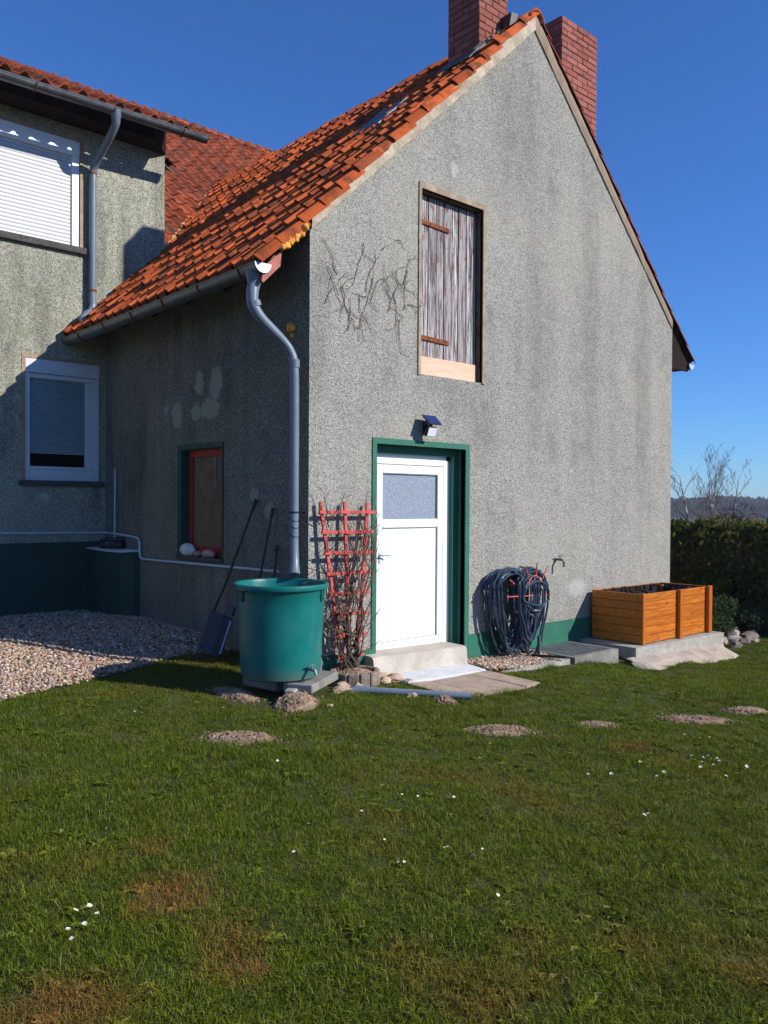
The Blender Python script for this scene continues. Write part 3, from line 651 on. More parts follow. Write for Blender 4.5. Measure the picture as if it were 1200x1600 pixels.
mb = MB(); n = 14; mb.addm([(GXL, -.004, GZL+.004)]+[(GXL+math.cos(math.pi+math.pi*i/n)*(GR+.006), -.004, GZL+.004+math.sin(math.pi+math.pi*i/n)*(GR+.006)) for i in range(n+1)], [tuple([0]+list(range(1, n+2)))])
mb.v += [(v[0], .006, v[2]) for v in mb.v]; mb.f.append(tuple(range(2*n+3, n+1, -1))); mb.mi.append(0)
for i in range(n+1): mb.f.append((1+i if i <= n else 0, (2+i if i < n else 0), (2+i if i < n else 0)+n+2, 1+i+n+2)); mb.mi.append(0)
mb.build('gutter_end_cap', M['zinc_light'], gut)
for k in range(6):
    y_ = .28+k*.72; mb = MB(); mb.tube([(GXL+math.cos(math.pi+math.pi*i/10)*(GR+.006), y_, GZL-.005*k+math.sin(math.pi+math.pi*i/10)*(GR+.006)) for i in range(11)]+[(GXL+.12, y_, GZL+.12)], .008, 6); mb.build('gutter_bracket', M['rust'], gut)
# downpipe
path = smoothpath([(-.50, .13, 3.66), (-.505, .13, 3.56), (-.525, .125, 3.47), (-.52, .115, 3.36), (-.44, .10, 3.25), (-.24, .09, 3.10), (-.155, .075, 3.0), (-.125, .06, 2.86), (-.12, .055, 2.4)], 6)+[Vector((-.12, .055, 1.3)), Vector((-.125, .04, 1.16)), Vector((-.145, .01, 1.06)), Vector((-.165, -.02, 1.005))]
nP = len(path); rr_ = [.085-.03*min(1, i/7)-.013*min(1, max(0, (i-12)/20)) for i in range(nP)]; rr_[-2] = .046; rr_[-1] = .050; rr_[-3] = .041
mb = MB(); mb.tube(path, rr_, 16); dp = mb.build('downpipe', M['pvc'], annex, True)
mb = MB()
for zq in (3.335,): mb.tube([(-.515, .112, 3.40), (-.50, .11, 3.355)], .054, 16)
mb.tube([(-.12, .055, 2.93), (-.12, .055, 2.86)], .044, 16); mb.build('pipe_socket', M['pvc'], dp, True)
mb = MB(); mb.tube([(-.12, .055, 1.555), (-.12, .055, 1.57)], .045, 14); mb.tube([(-.10, .06, 1.56), (.0, .06, 1.56)], .007, 6)
for zq in (1.5, 1.44, 1.36, 1.14): mb.tube([(-.12+.043*math.cos(a_), .055+.043*math.sin(a_), zq+.02*math.sin(a_*1.0)) for a_ in np.linspace(0, 6.2, 14)], .004, 5)
mb.build('pipe_clamp', M['blackp'], dp)
# orange expanding foam
mb = MB(); rf = random.Random(5)
for k in range(26):
    t = k/25; c_ = Vector((-.305+.24*t+rf.gauss(0, .01), -.022+rf.gauss(0, .010), 3.868+.235*t+rf.gauss(0, .012)-.0)); rq = rf.uniform(.016, .034)
    bm = bmesh.new(); bmesh.ops.create_icosphere(bm, subdivisions=2, radius=rq)
    for v in bm.verts: v.co += v.co.normalized()*noise.noise(v.co*45+c_*9)*.010; v.co += c_
    mb.addbm(bm)
mb.build('foam_seal', M['foam'], annex, True)
mb = MB()
for k in range(6):
    bm = bmesh.new(); bmesh.ops.create_icosphere(bm, subdivisions=2, radius=rf.uniform(.022, .034)); c_ = Vector((-.02+rf.gauss(0, .008), .25+rf.gauss(0, .025), 3.262+rf.gauss(0, .02)))
    for v in bm.verts: v.co += v.co.normalized()*noise.noise(v.co*45+c_*9)*.012; v.co += c_
    mb.addbm(bm)
mb.build('foam_seal', M['foam'], annex, True)
# right eaves gutter
mb, _, _ = half_gutter((W+.56, .0, 3.70), (W+.56, 8, 3.67), .07); g2 = mb.build('gutter', M['zinc'], annex, True)
mb = MB(); mb.box((W+.0, .03, 3.60), (W+.52, .06, 3.70)); mb.prism([(W+.0, .03, 4.23), (W+.0, .03, 3.70), (W+.54, .03, 3.70)], (0, .03, 0)); mb.build('eaves_board', M['soffit'], annex)
mb = MB(); mb.addm([(W+.56, -.004, 3.705)]+[(W+.56+math.cos(math.pi+math.pi*i/12)*.075, -.004, 3.705+math.sin(math.pi+math.pi*i/12)*.075) for i in range(13)], [tuple(range(14))]); mb.build('gutter_end_cap', M['zinc_light'], g2)
# skylight, chimney hood
sk = MB(); P_ = lambda x, y, h: Vector((x, y, KT+SL*x))+N*h
q0, q1, q2, q3 = (1.72, .98), (2.16, .98), (2.16, 1.42), (1.72, 1.42)
c8 = [P_(*q, .03) for q in (q0, q1, q2, q3)]+[P_(*q, .075) for q in (q0, q1, q2, q3)]
sk.addm(c8, [(0, 1, 2, 3), (4, 5, 6, 7), (0, 1, 5, 4), (1, 2, 6, 5), (2, 3, 7, 6), (3, 0, 4, 7)])
skl = sk.build('skylight', simple('skylight_frame', (.20, .21, .22), .6, .2), roof)
MB().quad(P_(1.76, 1.02, .079), P_(2.12, 1.02, .079), P_(2.12, 1.38, .079), P_(1.76, 1.38, .079)).build('skylight_pane', simple('skylight_pane', (.03, .035, .04), .35), annex)
mb = MB(); mb.prism([(2.93, .16, 7.06), (3.05, .16, 7.10), (3.10, .16, 7.34), (2.99, .16, 7.32)], (0, .16, 0)); mb.build('vent_cowl', M['blackp'], annex)
# chimneys
def brick_mesh(l):
    mb = MB(); mb.box((0, 0, 0), (l, .113, .068), .005); me = bpy.data.meshes.new('brick'); me.from_pydata(mb.v, [], mb.f); me.materials.append(M['brick']); return me
BS, BH = brick_mesh(.232), brick_mesh(.110)
def chimney(x0_, x1_, y0_, y1_, zlo, zvis, zhi, parent, seed):
    rb = random.Random(seed)
    core = MB().box((x0_+.007, y0_+.007, zlo), (x1_-.007, y1_-.007, zhi-.006)).build('chimney', M['joint'], parent)
    z = zhi; r = 0
    Wx, Wy = x1_-x0_, y1_-y0_
    while z-.0785 > zvis:
        z -= .0785
        for side in range(4):
            Ls = Wx if side % 2 == 0 else Wy
            pos = 0.; first = (r+side) % 2 == 0; i = 0
            while pos < Ls-.06:
                l = .110 if (first and i == 0) else .232
                if pos+l > Ls-.0: l = Ls-pos
                scale = l/.232
                jx = rb.gauss(0, .0016); jo = rb.gauss(0, .0022)
                if side == 0: m = basis((1, 0, 0), (0, 1, 0), (0, 0, 1), (x0_+pos, y0_+jo, z+jx))
                elif side == 2: m = basis((-1, 0, 0), (0, -1, 0), (0, 0, 1), (x1_-pos, y1_+jo, z+jx))
                elif side == 1: m = basis((0, 1, 0), (-1, 0, 0), (0, 0, 1), (x1_+jo, y0_+pos, z+jx))
                else: m = basis((0, -1, 0), (1, 0, 0), (0, 0, 1), (x0_+jo, y1_-pos, z+jx))
                m = m @ Matrix.Scale((l-.008)/.232, 4, (1, 0, 0))
                inst('brick', BS, core, m)
                pos += l+.0; i += 1
                if first and i == 1: pos += .0
        r += 1
    return core
CH2T = 7.93
ch1 = chimney(2.60, 3.09, .31, .80, 5.9, 6.45, 7.85, annex, 1)
ch2 = chimney(4.31, 5.09, .42, 1.20, 4.9, 6.35, CH2T, annex, 2)
for ch, (x0_, x1_, y0_, y1_, zt) in ((ch1, (2.60, 3.09, .31, .80, 7.85)), (ch2, (4.31, 5.09, .42, 1.20, CH2T))):
    MB().box((x0_+.09, y0_+.09, zt-.0065), (x1_-.09, y1_-.09, zt-.004)).build('flue', M['black'], ch)
mb = MB(); mb.prism([P_(2.45, .27, .08), P_(2.62, .27, .085), P_(2.62, .82, .085), P_(2.45, .82, .08)], N*.010); mb.prism([P_(2.58, .27, .07), P_(2.74, .27, .07), P_(2.74, .31, .10), P_(2.58, .31, .10)], N*.015); mb.build('chimney_flashing', simple('lead', (.10, .105, .115), .6, .3), annex)
mb = MB(); rf = random.Random(9)
for k in range(16):
    t = k/15; bm = bmesh.new(); bmesh.ops.create_icosphere(bm, subdivisions=1, radius=rf.uniform(.02, .045)); c_ = Vector((2.62+.47*t, .295+rf.gauss(0, .012), KT+SL*(2.62+.47*t)+.085+rf.gauss(0, .01)))
    for v in bm.verts: v.co = v.co*(1+rf.uniform(-.2, .2))+c_
    mb.addbm(bm)
mb.build('chimney_mortar', M['concrete_dk'], annex)

# ------------------------------------------------------------------ MAIN HOUSE
house = thing('main_house', 'two storey house with shuttered upper window behind the annex, old red tiled roof', 'house', (-1, L, .25))
UX0, UX1, UZ0, UZ1 = -2.45, -.345, 4.865, 6.20
VX0, VX1, VZ0, VZ1 = -1.012, -.08, 1.905, 3.40
mb = MB(); wall_holes(mb, (0, L, 0), (1, 0, 0), -7, MX, 0., lambda x: 6.75, [(UX0, UX1, UZ0, UZ1), (VX0, VX1, VZ0, VZ1)], .10, (0, -1, 0))
mb.quad((MX, L, 4.2), (MX, 9.5, 4.2), (MX, 9.5, 9.3), (MX, L, 6.75))
mb.build('front_wall', M['mainwall'], house)
mb = MB(); mb.quad((-7, L, 0), (-7, 14, 0), (-7, 14, 6.7), (-7, L, 6.7)); mb.build('end_wall', M['mainwall'], house)
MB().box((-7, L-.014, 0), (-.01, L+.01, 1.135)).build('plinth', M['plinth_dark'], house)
# render strips round the windows
e = .042
for (a, b) in (((UX1, L-.006, UZ0), (UX1+e, L+.02, UZ1+.06)), ((UX0, L-.006, UZ1), (UX1, L+.02, UZ1+.06)), ((VX0-e, L-.006, VZ0), (VX0, L+.02, VZ1+e)), ((VX1, L-.006, VZ0), (VX1+.03, L+.02, VZ1+e)), ((VX0, L-.006, VZ1), (VX1, L+.02, VZ1+e))):
    MB().box(a, b).build('render_strip', M['render_tan'], house)
uw = MB().box((UX0, L+.085, UZ0), (UX1, L+.10, UZ1)).build('upper_window', M['black'], house)
mb = MB(); mb.box((UX0, L+.004, UZ1-.19), (UX1, L+.09, UZ1), .004); mb.box((UX1-.095, L+.012, UZ0), (UX1, L+.09, UZ1-.19), .004); mb.box((UX0, L+.012, UZ0), (UX0+.095, L+.09, UZ1-.19), .004); mb.build('shutter_frame', M['white'], uw)
nS = 24; sh = (UZ1-.19-UZ0)/nS
mb = MB(); pr = [(-.002, 0), (-.007, .004), (-.009, sh*.45), (-.007, sh-.005), (-.002, sh-.001)]
for (x_) in (UX0+.09, UX1-.09): mb.v += [(x_, L+.045+p[0], p[1]) for p in pr]
mb.f += [(i, i+1, i+6, i+5) for i in range(4)]+[(4, 3, 2, 1, 0), (5, 6, 7, 8, 9)]; mb.mi += [0]*6
me_s = bpy.data.meshes.new('shutter_slat'); me_s.from_pydata(mb.v, [], mb.f); me_s.materials.append(M['slat'])
for k in range(nS): inst('shutter_slat', me_s, uw, Matrix.Translation((0, 0, UZ0+k*sh+.004)))
MB().box((UX0-.06, L-.055, UZ0-.085), (UX1+.075, L+.09, UZ0-.002), .006).build('window_sill', M['sill'], uw)
lw = MB().box((VX0, L+.075, VZ0), (VX1, L+.09, VZ1)).build('lower_window', M['black'], house)
mb = MB()
mb.box((VX0, L+.0, VZ1-.175), (VX1, L+.09, VZ1), .005)
mb.box((VX0, L+.012, VZ0), (VX0+.062, L+.09, VZ1-.177), .004); mb.box((VX1-.05, L+.012, VZ0), (VX1, L+.09, VZ1-.177), .004)
mb.build('window_frame', M['white_dull'], lw)
mb = MB()
mb.box((VX0+.064, L+.022, VZ1-.235), (VX1-.052, L+.075, VZ1-.179), .004); mb.box((VX0+.064, L+.022, VZ0), (VX1-.052, L+.075, VZ0+.135), .004); mb.box((VX1-.175, L+.022, VZ0+.137), (VX1-.052, L+.075, VZ1-.237), .004)
mb.box((VX0+.064, L+.030, VZ0+.137), (VX1-.177, L+.075, VZ0+.175), .003)
mb.build('sash', M['white_dull'], lw)
mb = MB()
for k in range(40):
    z = VZ0+.335+k*.030
    if z > VZ1-.24: break
    mb.prism([(VX0+.064, L+.068, z), (VX0+.064, L+.056, z+.001), (VX0+.064, L+.064, z+.026), (VX0+.064, L+.070, z+.027)], (VX1-.18-VX0-.064, 0, 0))
mb.build('blind', M['blind'], lw, kind='stuff')
MB().box((VX0+.064, L+.050, VZ0+.175), (VX1-.177, L+.052, VZ1-.237)).build('pane', (lambda s: (s.fin((1, 1, 1), .02, 0, None, .5, Transmission_Weight=1., IOR=1.05)))(NT('clear_pane')), lw)
MB().box((VX0-.075, L-.05, VZ0-.07), (VX1+.05, L+.09, VZ0-.002), .006).build('window_sill', M['sill'], lw)
# eaves of the raised upper storey
EY, EZ = L-.60, 6.475; S2 = .517
mb = MB(); yr = 9.45; zr = EZ+S2*(yr-EY)
mb.quad((-7.5, EY+.26, EZ-.02+S2*.26), (MX+.02, EY+.26, EZ-.02+S2*.26), (MX+.02, yr, zr-.05), (-7.5, yr, zr-.05))
mb.quad((-7.5, 15, EZ-.02), (9.5, 15, EZ-.02), (9.5, yr, zr-.05), (-7.5, yr, zr-.05))
mb.quad((MX, L-.02, SZ-.05), (9.6, L-.02, SZ-.05), (9.6, yr+.0, SZ+SL2*(yr-L)-.05), (MX, yr+.0, SZ+SL2*(yr-L)-.05))
roof2 = mb.build('roof', M['deck'], house)
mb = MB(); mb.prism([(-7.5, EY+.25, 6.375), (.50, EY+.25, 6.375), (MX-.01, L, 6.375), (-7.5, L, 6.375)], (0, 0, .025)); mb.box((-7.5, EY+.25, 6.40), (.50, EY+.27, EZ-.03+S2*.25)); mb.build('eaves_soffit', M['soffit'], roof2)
MB().prism([(.50, EY+.25, 6.37), (MX-.005, L-.005, 6.37), (MX-.005, L-.005, 6.76), (.50, EY+.25, 6.56)], (.012, -.012, 0)).build('eaves_end_board', M['soffit'], roof2)
me_o = pantile('old_pantile', .225, .40, .050, M['tile_old'], .018, .036)
c2 = 1/math.hypot(1, S2); Uo = Vector((0, c2, S2*c2)); No = Vector((0, -S2*c2, c2)); Ao = Vector((1, 0, 0))
lay_tiles(roof2, me_o, Vector((-3.2, EY-.02, EZ+.015)), Ao, Uo, No, .225, .33, (0, 19), lambda r: (0, int((MX+.10+3.2)/.225)), 36, Vector((-.5, EY, EZ)), random.Random(21), 1.5)
c3 = 1/math.hypot(1, SL2); Us = Vector((0, c3, SL2*c3)); Ns = Vector((0, -SL2*c3, c3))
me_o2 = pantile('old_pantile_steep', .225, .40, .040, M['tile_old'], .018, .036)
rows2 = int((yr-L)/c3/.33)+1
def keepS(r):
    y = L+c3*r*.33; xv = max(0, (SZ+SL2*(y-L)-KT)/SL-.55) if SZ+SL2*(y-L) < KT+SL*XR+.3 else max(0, (y-L)*.42-.6)
    return (max(0, int((xv-MX-.02)/.225)-1), 36)
lay_tiles(roof2, me_o2, Vector((MX+.018, L-.03, SZ)), Ao, Us, Ns, .225, .33, (0, rows2), keepS, 250, EYE+Vector((4.2, 4.2, 6)), random.Random(22), 1.1)
zr2 = SZ+SL2*(yr-L)
for i in range(26):
    inst('ridge_tile', me_r, roof2, basis((0, 1, 0), (1, 0, 0), (0, 0, 1), (MX+.1+i*.33, yr+.02, zr2+.0+R.gauss(0, .006))))
# valley mortar fillet between old roof and annex
mb = MB(); rf = random.Random(4)
for k in range(70):
    t = k/69; x = MX+.03+(XR-.7-MX)*t; z = KT+SL*x+.075; y = L+(z-SZ)/SL2-.05; bm = bmesh.new(); bmesh.ops.create_icosphere(bm, subdivisions=1, radius=rf.uniform(.035, .06))
    c_ = Vector((x, y, z+rf.gauss(0, .008)))
    for v in bm.verts: v.co = v.co*(1+rf.uniform(-.25, .25))+c_
    mb.addbm(bm)
mb.build('valley_mortar', simple('valley_mortar', (.50, .26, .13), .92, var=.25, bump=.4), roof2)
mb, _, _ = half_gutter((-7.5, EY-.035, 6.31), (MX+.27, EY-.035, 6.475), .072); g3 = mb.build('gutter', M['zinc'], house, True)
mb = MB(); mb.addm([(MX+.272, EY-.035, 6.477)]+[(MX+.272, EY-.035+math.cos(math.pi+math.pi*i/12)*.076, 6.477+math.sin(math.pi+math.pi*i/12)*.076) for i in range(13)], [tuple(range(14))]); mb.build('gutter_end_cap', M['zinc'], g3)
for k in range(5):
    x_ = MX-.08-k*.93; gz_ = 6.475-.0192*(MX+.27-x_); mb = MB(); mb.tube([(x_, EY-.035+math.cos(math.pi+math.pi*i/10)*.078, gz_+math.sin(math.pi+math.pi*i/10)*.078) for i in range(11)]+[(x_, EY+.10, gz_+.05)], .008, 6); mb.build('gutter_bracket', M['rust'], g3)
px = -.16
path = smoothpath([(px+.0, EY-.035, 6.44), (px+.01, EY-.03, 6.36), (px+.015, EY, 6.28), (px+.0, EY+.12, 6.17), (px-.02, EY+.36, 6.02), (px-.045, L-.09, 5.88), (px-.05, L-.075, 5.7)], 6)+[Vector((px-.05, L-.075, 4.4))]+smoothpath([(px-.05, L-.075, 4.2), (px-.05, L-.08, 4.13), (px-.085, L-.11, 4.05), (px-.16, L-.16, 4.0), (px-.215, L-.19, 3.93), (px-.225, L-.20, 3.88)], 5)
mb = MB(); rr_ = [.082-.028*min(1, i/7)-.006*min(1, max(0, (i-7)/6)) for i in range(len(path))]; mb.tube(path, rr_, 14); dp2 = mb.build('downpipe', M['pvc'], house, True)
for zq in (5.82, 4.33):
    mb = MB(); mb.tube([(px-.05, L-.075, zq-.012), (px-.05, L-.075, zq+.012)], .054, 14); mb.tube([(px-.0, L-.06, zq), (px+.02, L, zq)], .008, 6); mb.build('pipe_clamp', M['rust'], dp2)
# masonry block in the inner corner with a slab on top
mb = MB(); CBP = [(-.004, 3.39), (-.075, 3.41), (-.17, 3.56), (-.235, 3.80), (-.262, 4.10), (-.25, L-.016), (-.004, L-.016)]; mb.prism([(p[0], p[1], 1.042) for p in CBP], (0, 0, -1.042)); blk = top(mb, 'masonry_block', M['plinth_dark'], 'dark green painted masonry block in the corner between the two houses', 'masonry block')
mb = MB(); mb.prism([(p[0]-.012*(p[0] < -.01), p[1]-.014*(p[1] < L-.1), 1.044-.012*(k in (2, 3))) for k, p in enumerate(CBP)], (0, 0, .020))
top(mb, 'cover_slab', M['pvc_white'], 'thin pale cover sheet on top of the dark green corner block', 'cover sheet')
RDM = Matrix.Translation((-.115, 3.92, 1.064)) @ Euler((0, 0, rad(-48))).to_matrix().to_4x4() @ Matrix.Translation((.2425, -3.635, -1.1))
rd = thing('radio', 'black portable radio with carry handle and small aerial on the corner block', 'radio', (-.28, 3.62, 1.10))
MB().box((-.41, 3.57, 1.100), (-.075, 3.70, 1.205), .03, RDM).build('case', M['blackp'], rd, True)
mb = MB(); mb.box((-.30, 3.566, 1.165), (-.20, 3.571, 1.183), 0, RDM); mb.build('display', simple('blue_display', (.05, .06, .16), .3), rd)
mb = MB(); mb.tube([RDM @ q for q in smoothpath([(-.39, 3.63, 1.19), (-.37, 3.63, 1.222), (-.12, 3.63, 1.222), (-.095, 3.63, 1.19)], 4)], .008, 6); mb.build('carry_handle', M['blackp'], rd, True)
mb = MB(); mb.tube([RDM @ Vector((-.33, 3.68, 1.19)), RDM @ Vector((-.28, 3.68, 1.37))], .004, 5); mb.build('aerial', M['blackp'], rd)
top(MB().tube([(-.045, 4.02, 1.10), (-.045, 4.02, 1.2), (-.045, 4.02, 2.06)], .011, 8), 'rod', M['pvc_white'], 'thin pale rod standing upright behind the radio in the wall corner', 'rod')
mb = MB(); cpath = smoothpath([(-6, L-.03, 1.285), (-2, L-.03, 1.265), (-.1, L-.03, 1.245), (-.035, L-.06, 1.245), (-.03, L-.3, 1.243)], 5)+smoothpath([(-.03, 3.6, 1.225), (-.03, 3.42, 1.21), (-.03, 3.36, 1.17), (-.028, 3.35, 1.09), (-.028, 3.34, 1.01), (-.028, 3.30, .972), (-.028, 3.1, .965), (-.028, 1.6, .985), (-.028, .42, 1.0)], 5)
mb.tube(cpath, .014, 8); top(mb, 'conduit', M['pvc_white'], 'pale grey conduit running along the base of both shaded walls', 'conduit', smooth=True)
# tools leaning
tl = thing('leaning_tool', 'dark blue ribbed tool with long handle and pale strip, leaning beside the green tub', 'garden tool', (-.40, .95, .16))
ax0 = Vector((-.44, 1.06, .17)); ax1 = Vector((-.035, .80, 1.68)); dir_ = (ax1-ax0).normalized()
sidev = Vector((.62, -.78, 0)); sidev = (sidev-dir_*sidev.dot(dir_)).normalized(); nv = sidev.cross(dir_)
def TP(s_, a_, n_=0): return ax0+dir_*s_+sidev*a_+nv*n_
def tbox(mb, s0, s1, a0, a1, n0, n1):
    c = [TP(s0, a0, n0), TP(s0, a1, n0), TP(s1, a1, n0), TP(s1, a0, n0), TP(s0, a0, n1), TP(s0, a1, n1), TP(s1, a1, n1), TP(s1, a0, n1)]
    mb.addm(c, [(0, 1, 2, 3), (4, 5, 6, 7), (0, 1, 5, 4), (1, 2, 6, 5), (2, 3, 7, 6), (3, 0, 4, 7)])
mb = MB(); tbox(mb, .02, .42, -.085, .055, -.05, .0); tbox(mb, .03, .41, .055, .135, -.05, .02); mb.build('body', M['toolblue'], tl)
for k in range(4):
    mb = MB()
    for j in range(4): tbox(mb, .04+k*.10+j*.020, .05+k*.10+j*.020, -.075, .045, .0, .008)
    mb.build('grille', M['toolgrey'], tl)
mb = MB()
for a_ in (-.082, .05): tbox(mb, .02, .42, a_-.006, a_+.006, .0, .012)
for k in range(5): tbox(mb, .022+k*.10, .032+k*.10, -.08, .05, .0, .011)
mb.build('rib_frame', M['toolgrey'], tl)
mb = MB(); tbox(mb, .06, .40, .136, .152, -.02, .024); mb.build('pale_strip', M['toollight'], tl)
mb = MB(); mb.tube([TP(.42, -.06, .0), TP(.7, -.03, .0), ax1], [.014, .013, .012], 8); mb.tube([ax1-dir_*.10, ax1], .02, 8); mb.build('shaft', M['handle'], tl)
mb = MB(); tbox(mb, .44, .53, .06, .14, -.03, .03); mb.build('housing', M['toolgrey'], tl)
mb = MB()
for k in range(5): mb.tube(smoothpath([TP(.03, -.08+k*.05, 0), TP(-.03, -.09+k*.055, .01), TP(-.06, -.10+k*.06, .05)], 3), .006, 5)
mb.build('tine', M['handle'], tl)
for nm, p0, p1, lab in (('leaning_tool', (-.27, .62, .2), (-.03, .52, 1.60), 'thin dark pole leaning on the shaded wall, middle one of the three handles'), ('leaning_tool', (-.12, .47, .3), (-.03, .45, 1.25), 'short dark handle leaning on the shaded wall nearest the downpipe')):
    mb = MB(); p0 = Vector(p0); p1 = Vector(p1); d = p1-p0; mb.tube([p0, p0+d*.5, p1-d*.08, p1], [.012, .011, .011, .011], 8); mb.tube([p1-d*.07, p1], .016, 8); mb.tube([p0-d*.02, p0+d*.12], [.022, .016], 8); top(mb, nm, M['handle'], lab, 'garden tool', smooth=True)
# objects on the side window sill
def pebble(name, c, r, lab, cat, mat, sub=3, amp=.12, freq=3., group=None, seed=0):
    bm = bmesh.new(); bmesh.ops.create_icosphere(bm, subdivisions=sub, radius=1)
    for v in bm.verts:
        q = v.co.normalized(); k = 1+amp*noise.noise(q*freq*.5+Vector((seed*3.1, seed, 0)))+amp*.4*noise.noise(q*freq*1.7+Vector((seed, 9, seed)))
        v.co = Vector((q.x*r[0]*k, q.y*r[1]*k, max(q.z, -.7)*r[2]*k))+Vector(c)
    return top(MB().addbm(bm), name, mat, lab, cat, group, True)
pebble('stone', (.02, 2.26, 1.115), (.06, .15, .075), 'large white rounded stone on the sill of the green framed window', 'stone', M['stone_w'], seed=1)
pebble('stone', (.02, 2.03, 1.085), (.05, .075, .032), 'small grey flat stone between two bigger stones on the window sill', 'stone', M['stone'], seed=2)
pebble('stone', (.02, 1.80, 1.095), (.05, .125, .045), 'broad brown flat stone at the near end of the window sill', 'stone', M['stone'], seed=3)

# ------------------------------------------------------------------ gable front objects
lamp = thing('solar_lamp', 'small solar wall lamp with blue panel above the white door', 'lamp', (1.45, 0, 2.40))
LM = Matrix.Translation((1.50, 0, 2.47)) @ Euler((0, 0, rad(-4))).to_matrix().to_4x4()
def lbox(a, b, rot, c, bev=.0):
    mb = MB(); mb.box(a, b, bev, Matrix.Translation(Vector(c)) @ Euler(rot).to_matrix().to_4x4()); return mb
lbox((-.05, -.02, -.06), (.05, 0, .06), (0, 0, 0), (1.49, 0, 2.42)).build('wall_plate', M['blackp'], lamp)
MB().tube([(1.49, -.01, 2.43), (1.48, -.07, 2.43), (1.465, -.09, 2.43)], .022, 8).build('arm', M['blackp'], lamp)
RL = (rad(-52), 0, rad(-4))
lbox((-.09, -.012, -.075), (.09, .0, .075), (rad(-48), 0, rad(-3)), (1.452, -.115, 2.487), .003).build('solar_panel', [M['blackp']], lamp)
lbox((-.082, -.0145, -.067), (.082, -.0125, .067), (rad(-48), 0, rad(-3)), (1.452, -.115, 2.487)).build('solar_cell', M['solar'], lamp)
lbox((-.062, -.02, -.05), (.062, .012, .05), (rad(22), 0, rad(-3)), (1.442, -.115, 2.375), .004).build('lamp_head', M['blackp'], lamp)
lbox((-.055, -.0235, -.043), (.055, -.0205, .043), (rad(22), 0, rad(-3)), (1.442, -.115, 2.375)).build('diffuser', M['led'], lamp)
# tap
tp = thing('wall_tap', 'small tarnished tap on the gable wall above the green plinth', 'tap', (3.70, 0, .95))
mb = MB(); mb.tube([(3.70, .0, .985), (3.70, -.05, .985), (3.70, -.10, .985), (3.70, -.115, .96), (3.70, -.118, .90)], [.014, .014, .016, .014, .014], 8); mb.build('spout', M['brass'], tp, True)
mb = MB(); mb.tube([(3.70, -.06, .985), (3.70, -.06, 1.03)], .008, 6); mb.bar((3.665, -.06, 1.03), (3.77, -.065, 1.034), .012, .008); mb.build('handle', M['brass'], tp)
mb = MB(); mb.tube([(3.70, .0, .985), (3.70, -.012, .985)], .032, 12); mb.build('rosette', M['step'], tp)
# dead ivy on the wall
mb = MB(); rv = random.Random(17)
def ivy(x, z, ang, ln, r, depth=0):
    pts = [Vector((x, -.012, z))]; a_ = ang
    for k in range(int(ln/.045)+1):
        a_ += rv.gauss(0, .28); x += math.cos(a_)*.045; z += math.sin(a_)*.045; pts.append(Vector((x, -.010+rv.uniform(-.008, .006), z)))
        if depth < 2 and rv.random() < .17: ivy(x, z, a_+rv.choice((-1, 1))*rv.uniform(.5, 1.1), ln*rv.uniform(.3, .55), r*.7, depth+1)
    mb.tube(pts, [r*(1-.5*i/len(pts)) for i in range(len(pts))], 5)
for (x, z, a_, ln) in ((.17, 3.25, 1.7, .36), (.32, 3.55, 2.0, .35), (.36, 3.45, -1.2, .45), (.62, 3.90, -1.3, .55), (.66, 3.45, 1.9, .4), (.58, 3.40, -1.6, .45), (.72, 3.35, 1.3, .35), (.85, 3.55, .3, .4), (.95, 3.30, 1.5, .5), (1.02, 3.5, -1.9, .5), (1.15, 3.35, .5, .35), (1.2, 3.75, -2.0, .4), (.86, 3.88, .6, .3), (.45, 3.05, 1.3, .3), (1.1, 3.25, -1.9, .3), (.2, 3.6, -.9, .4), (.75, 3.6, -1.4, .5), (1.15, 3.6, 1.2, .3)):
    ivy(x, z+.22, a_, ln*.9, .0042)
top(mb, 'dead_ivy', M['oldivy'], 'withered ivy stems clinging to the gable wall left of the loft hatch', 'ivy')
# trellis
tre = thing('trellis', 'coral red wooden fan trellis standing beside the white door', 'trellis', (.38, -.13, .17))
for (p, q) in (((.09, -.055, 1.66), (.285, -.150, .14)), ((.376, -.055, 1.66), (.361, -.150, .14)), ((.655, -.055, 1.65), (.458, -.150, .14))):
    MB().bar(p, q, .034, .022, (0, 1, 0), .003).build('upright', M['coral'], tre)
for (p, q) in (((.058, 1.564), (.722, 1.562)), ((.076, 1.381), (.695, 1.378)), ((.099, 1.194), (.674, 1.184)), ((.116, 1.005), (.642, 1.001)), ((.141, .819), (.618, .815)), ((.154, .634), (.591, .625)), ((.182, .435), (.559, .429)), ((.213, .247), (.521, .245))):
    yy = -.055-.095*(1.66-p[1])/1.5-.024
    MB().bar((p[0], yy, p[1]), (q[0], yy, q[1]), .022, .032, (0, 0, 1), .003).build('crossbar', M['coral'], tre)
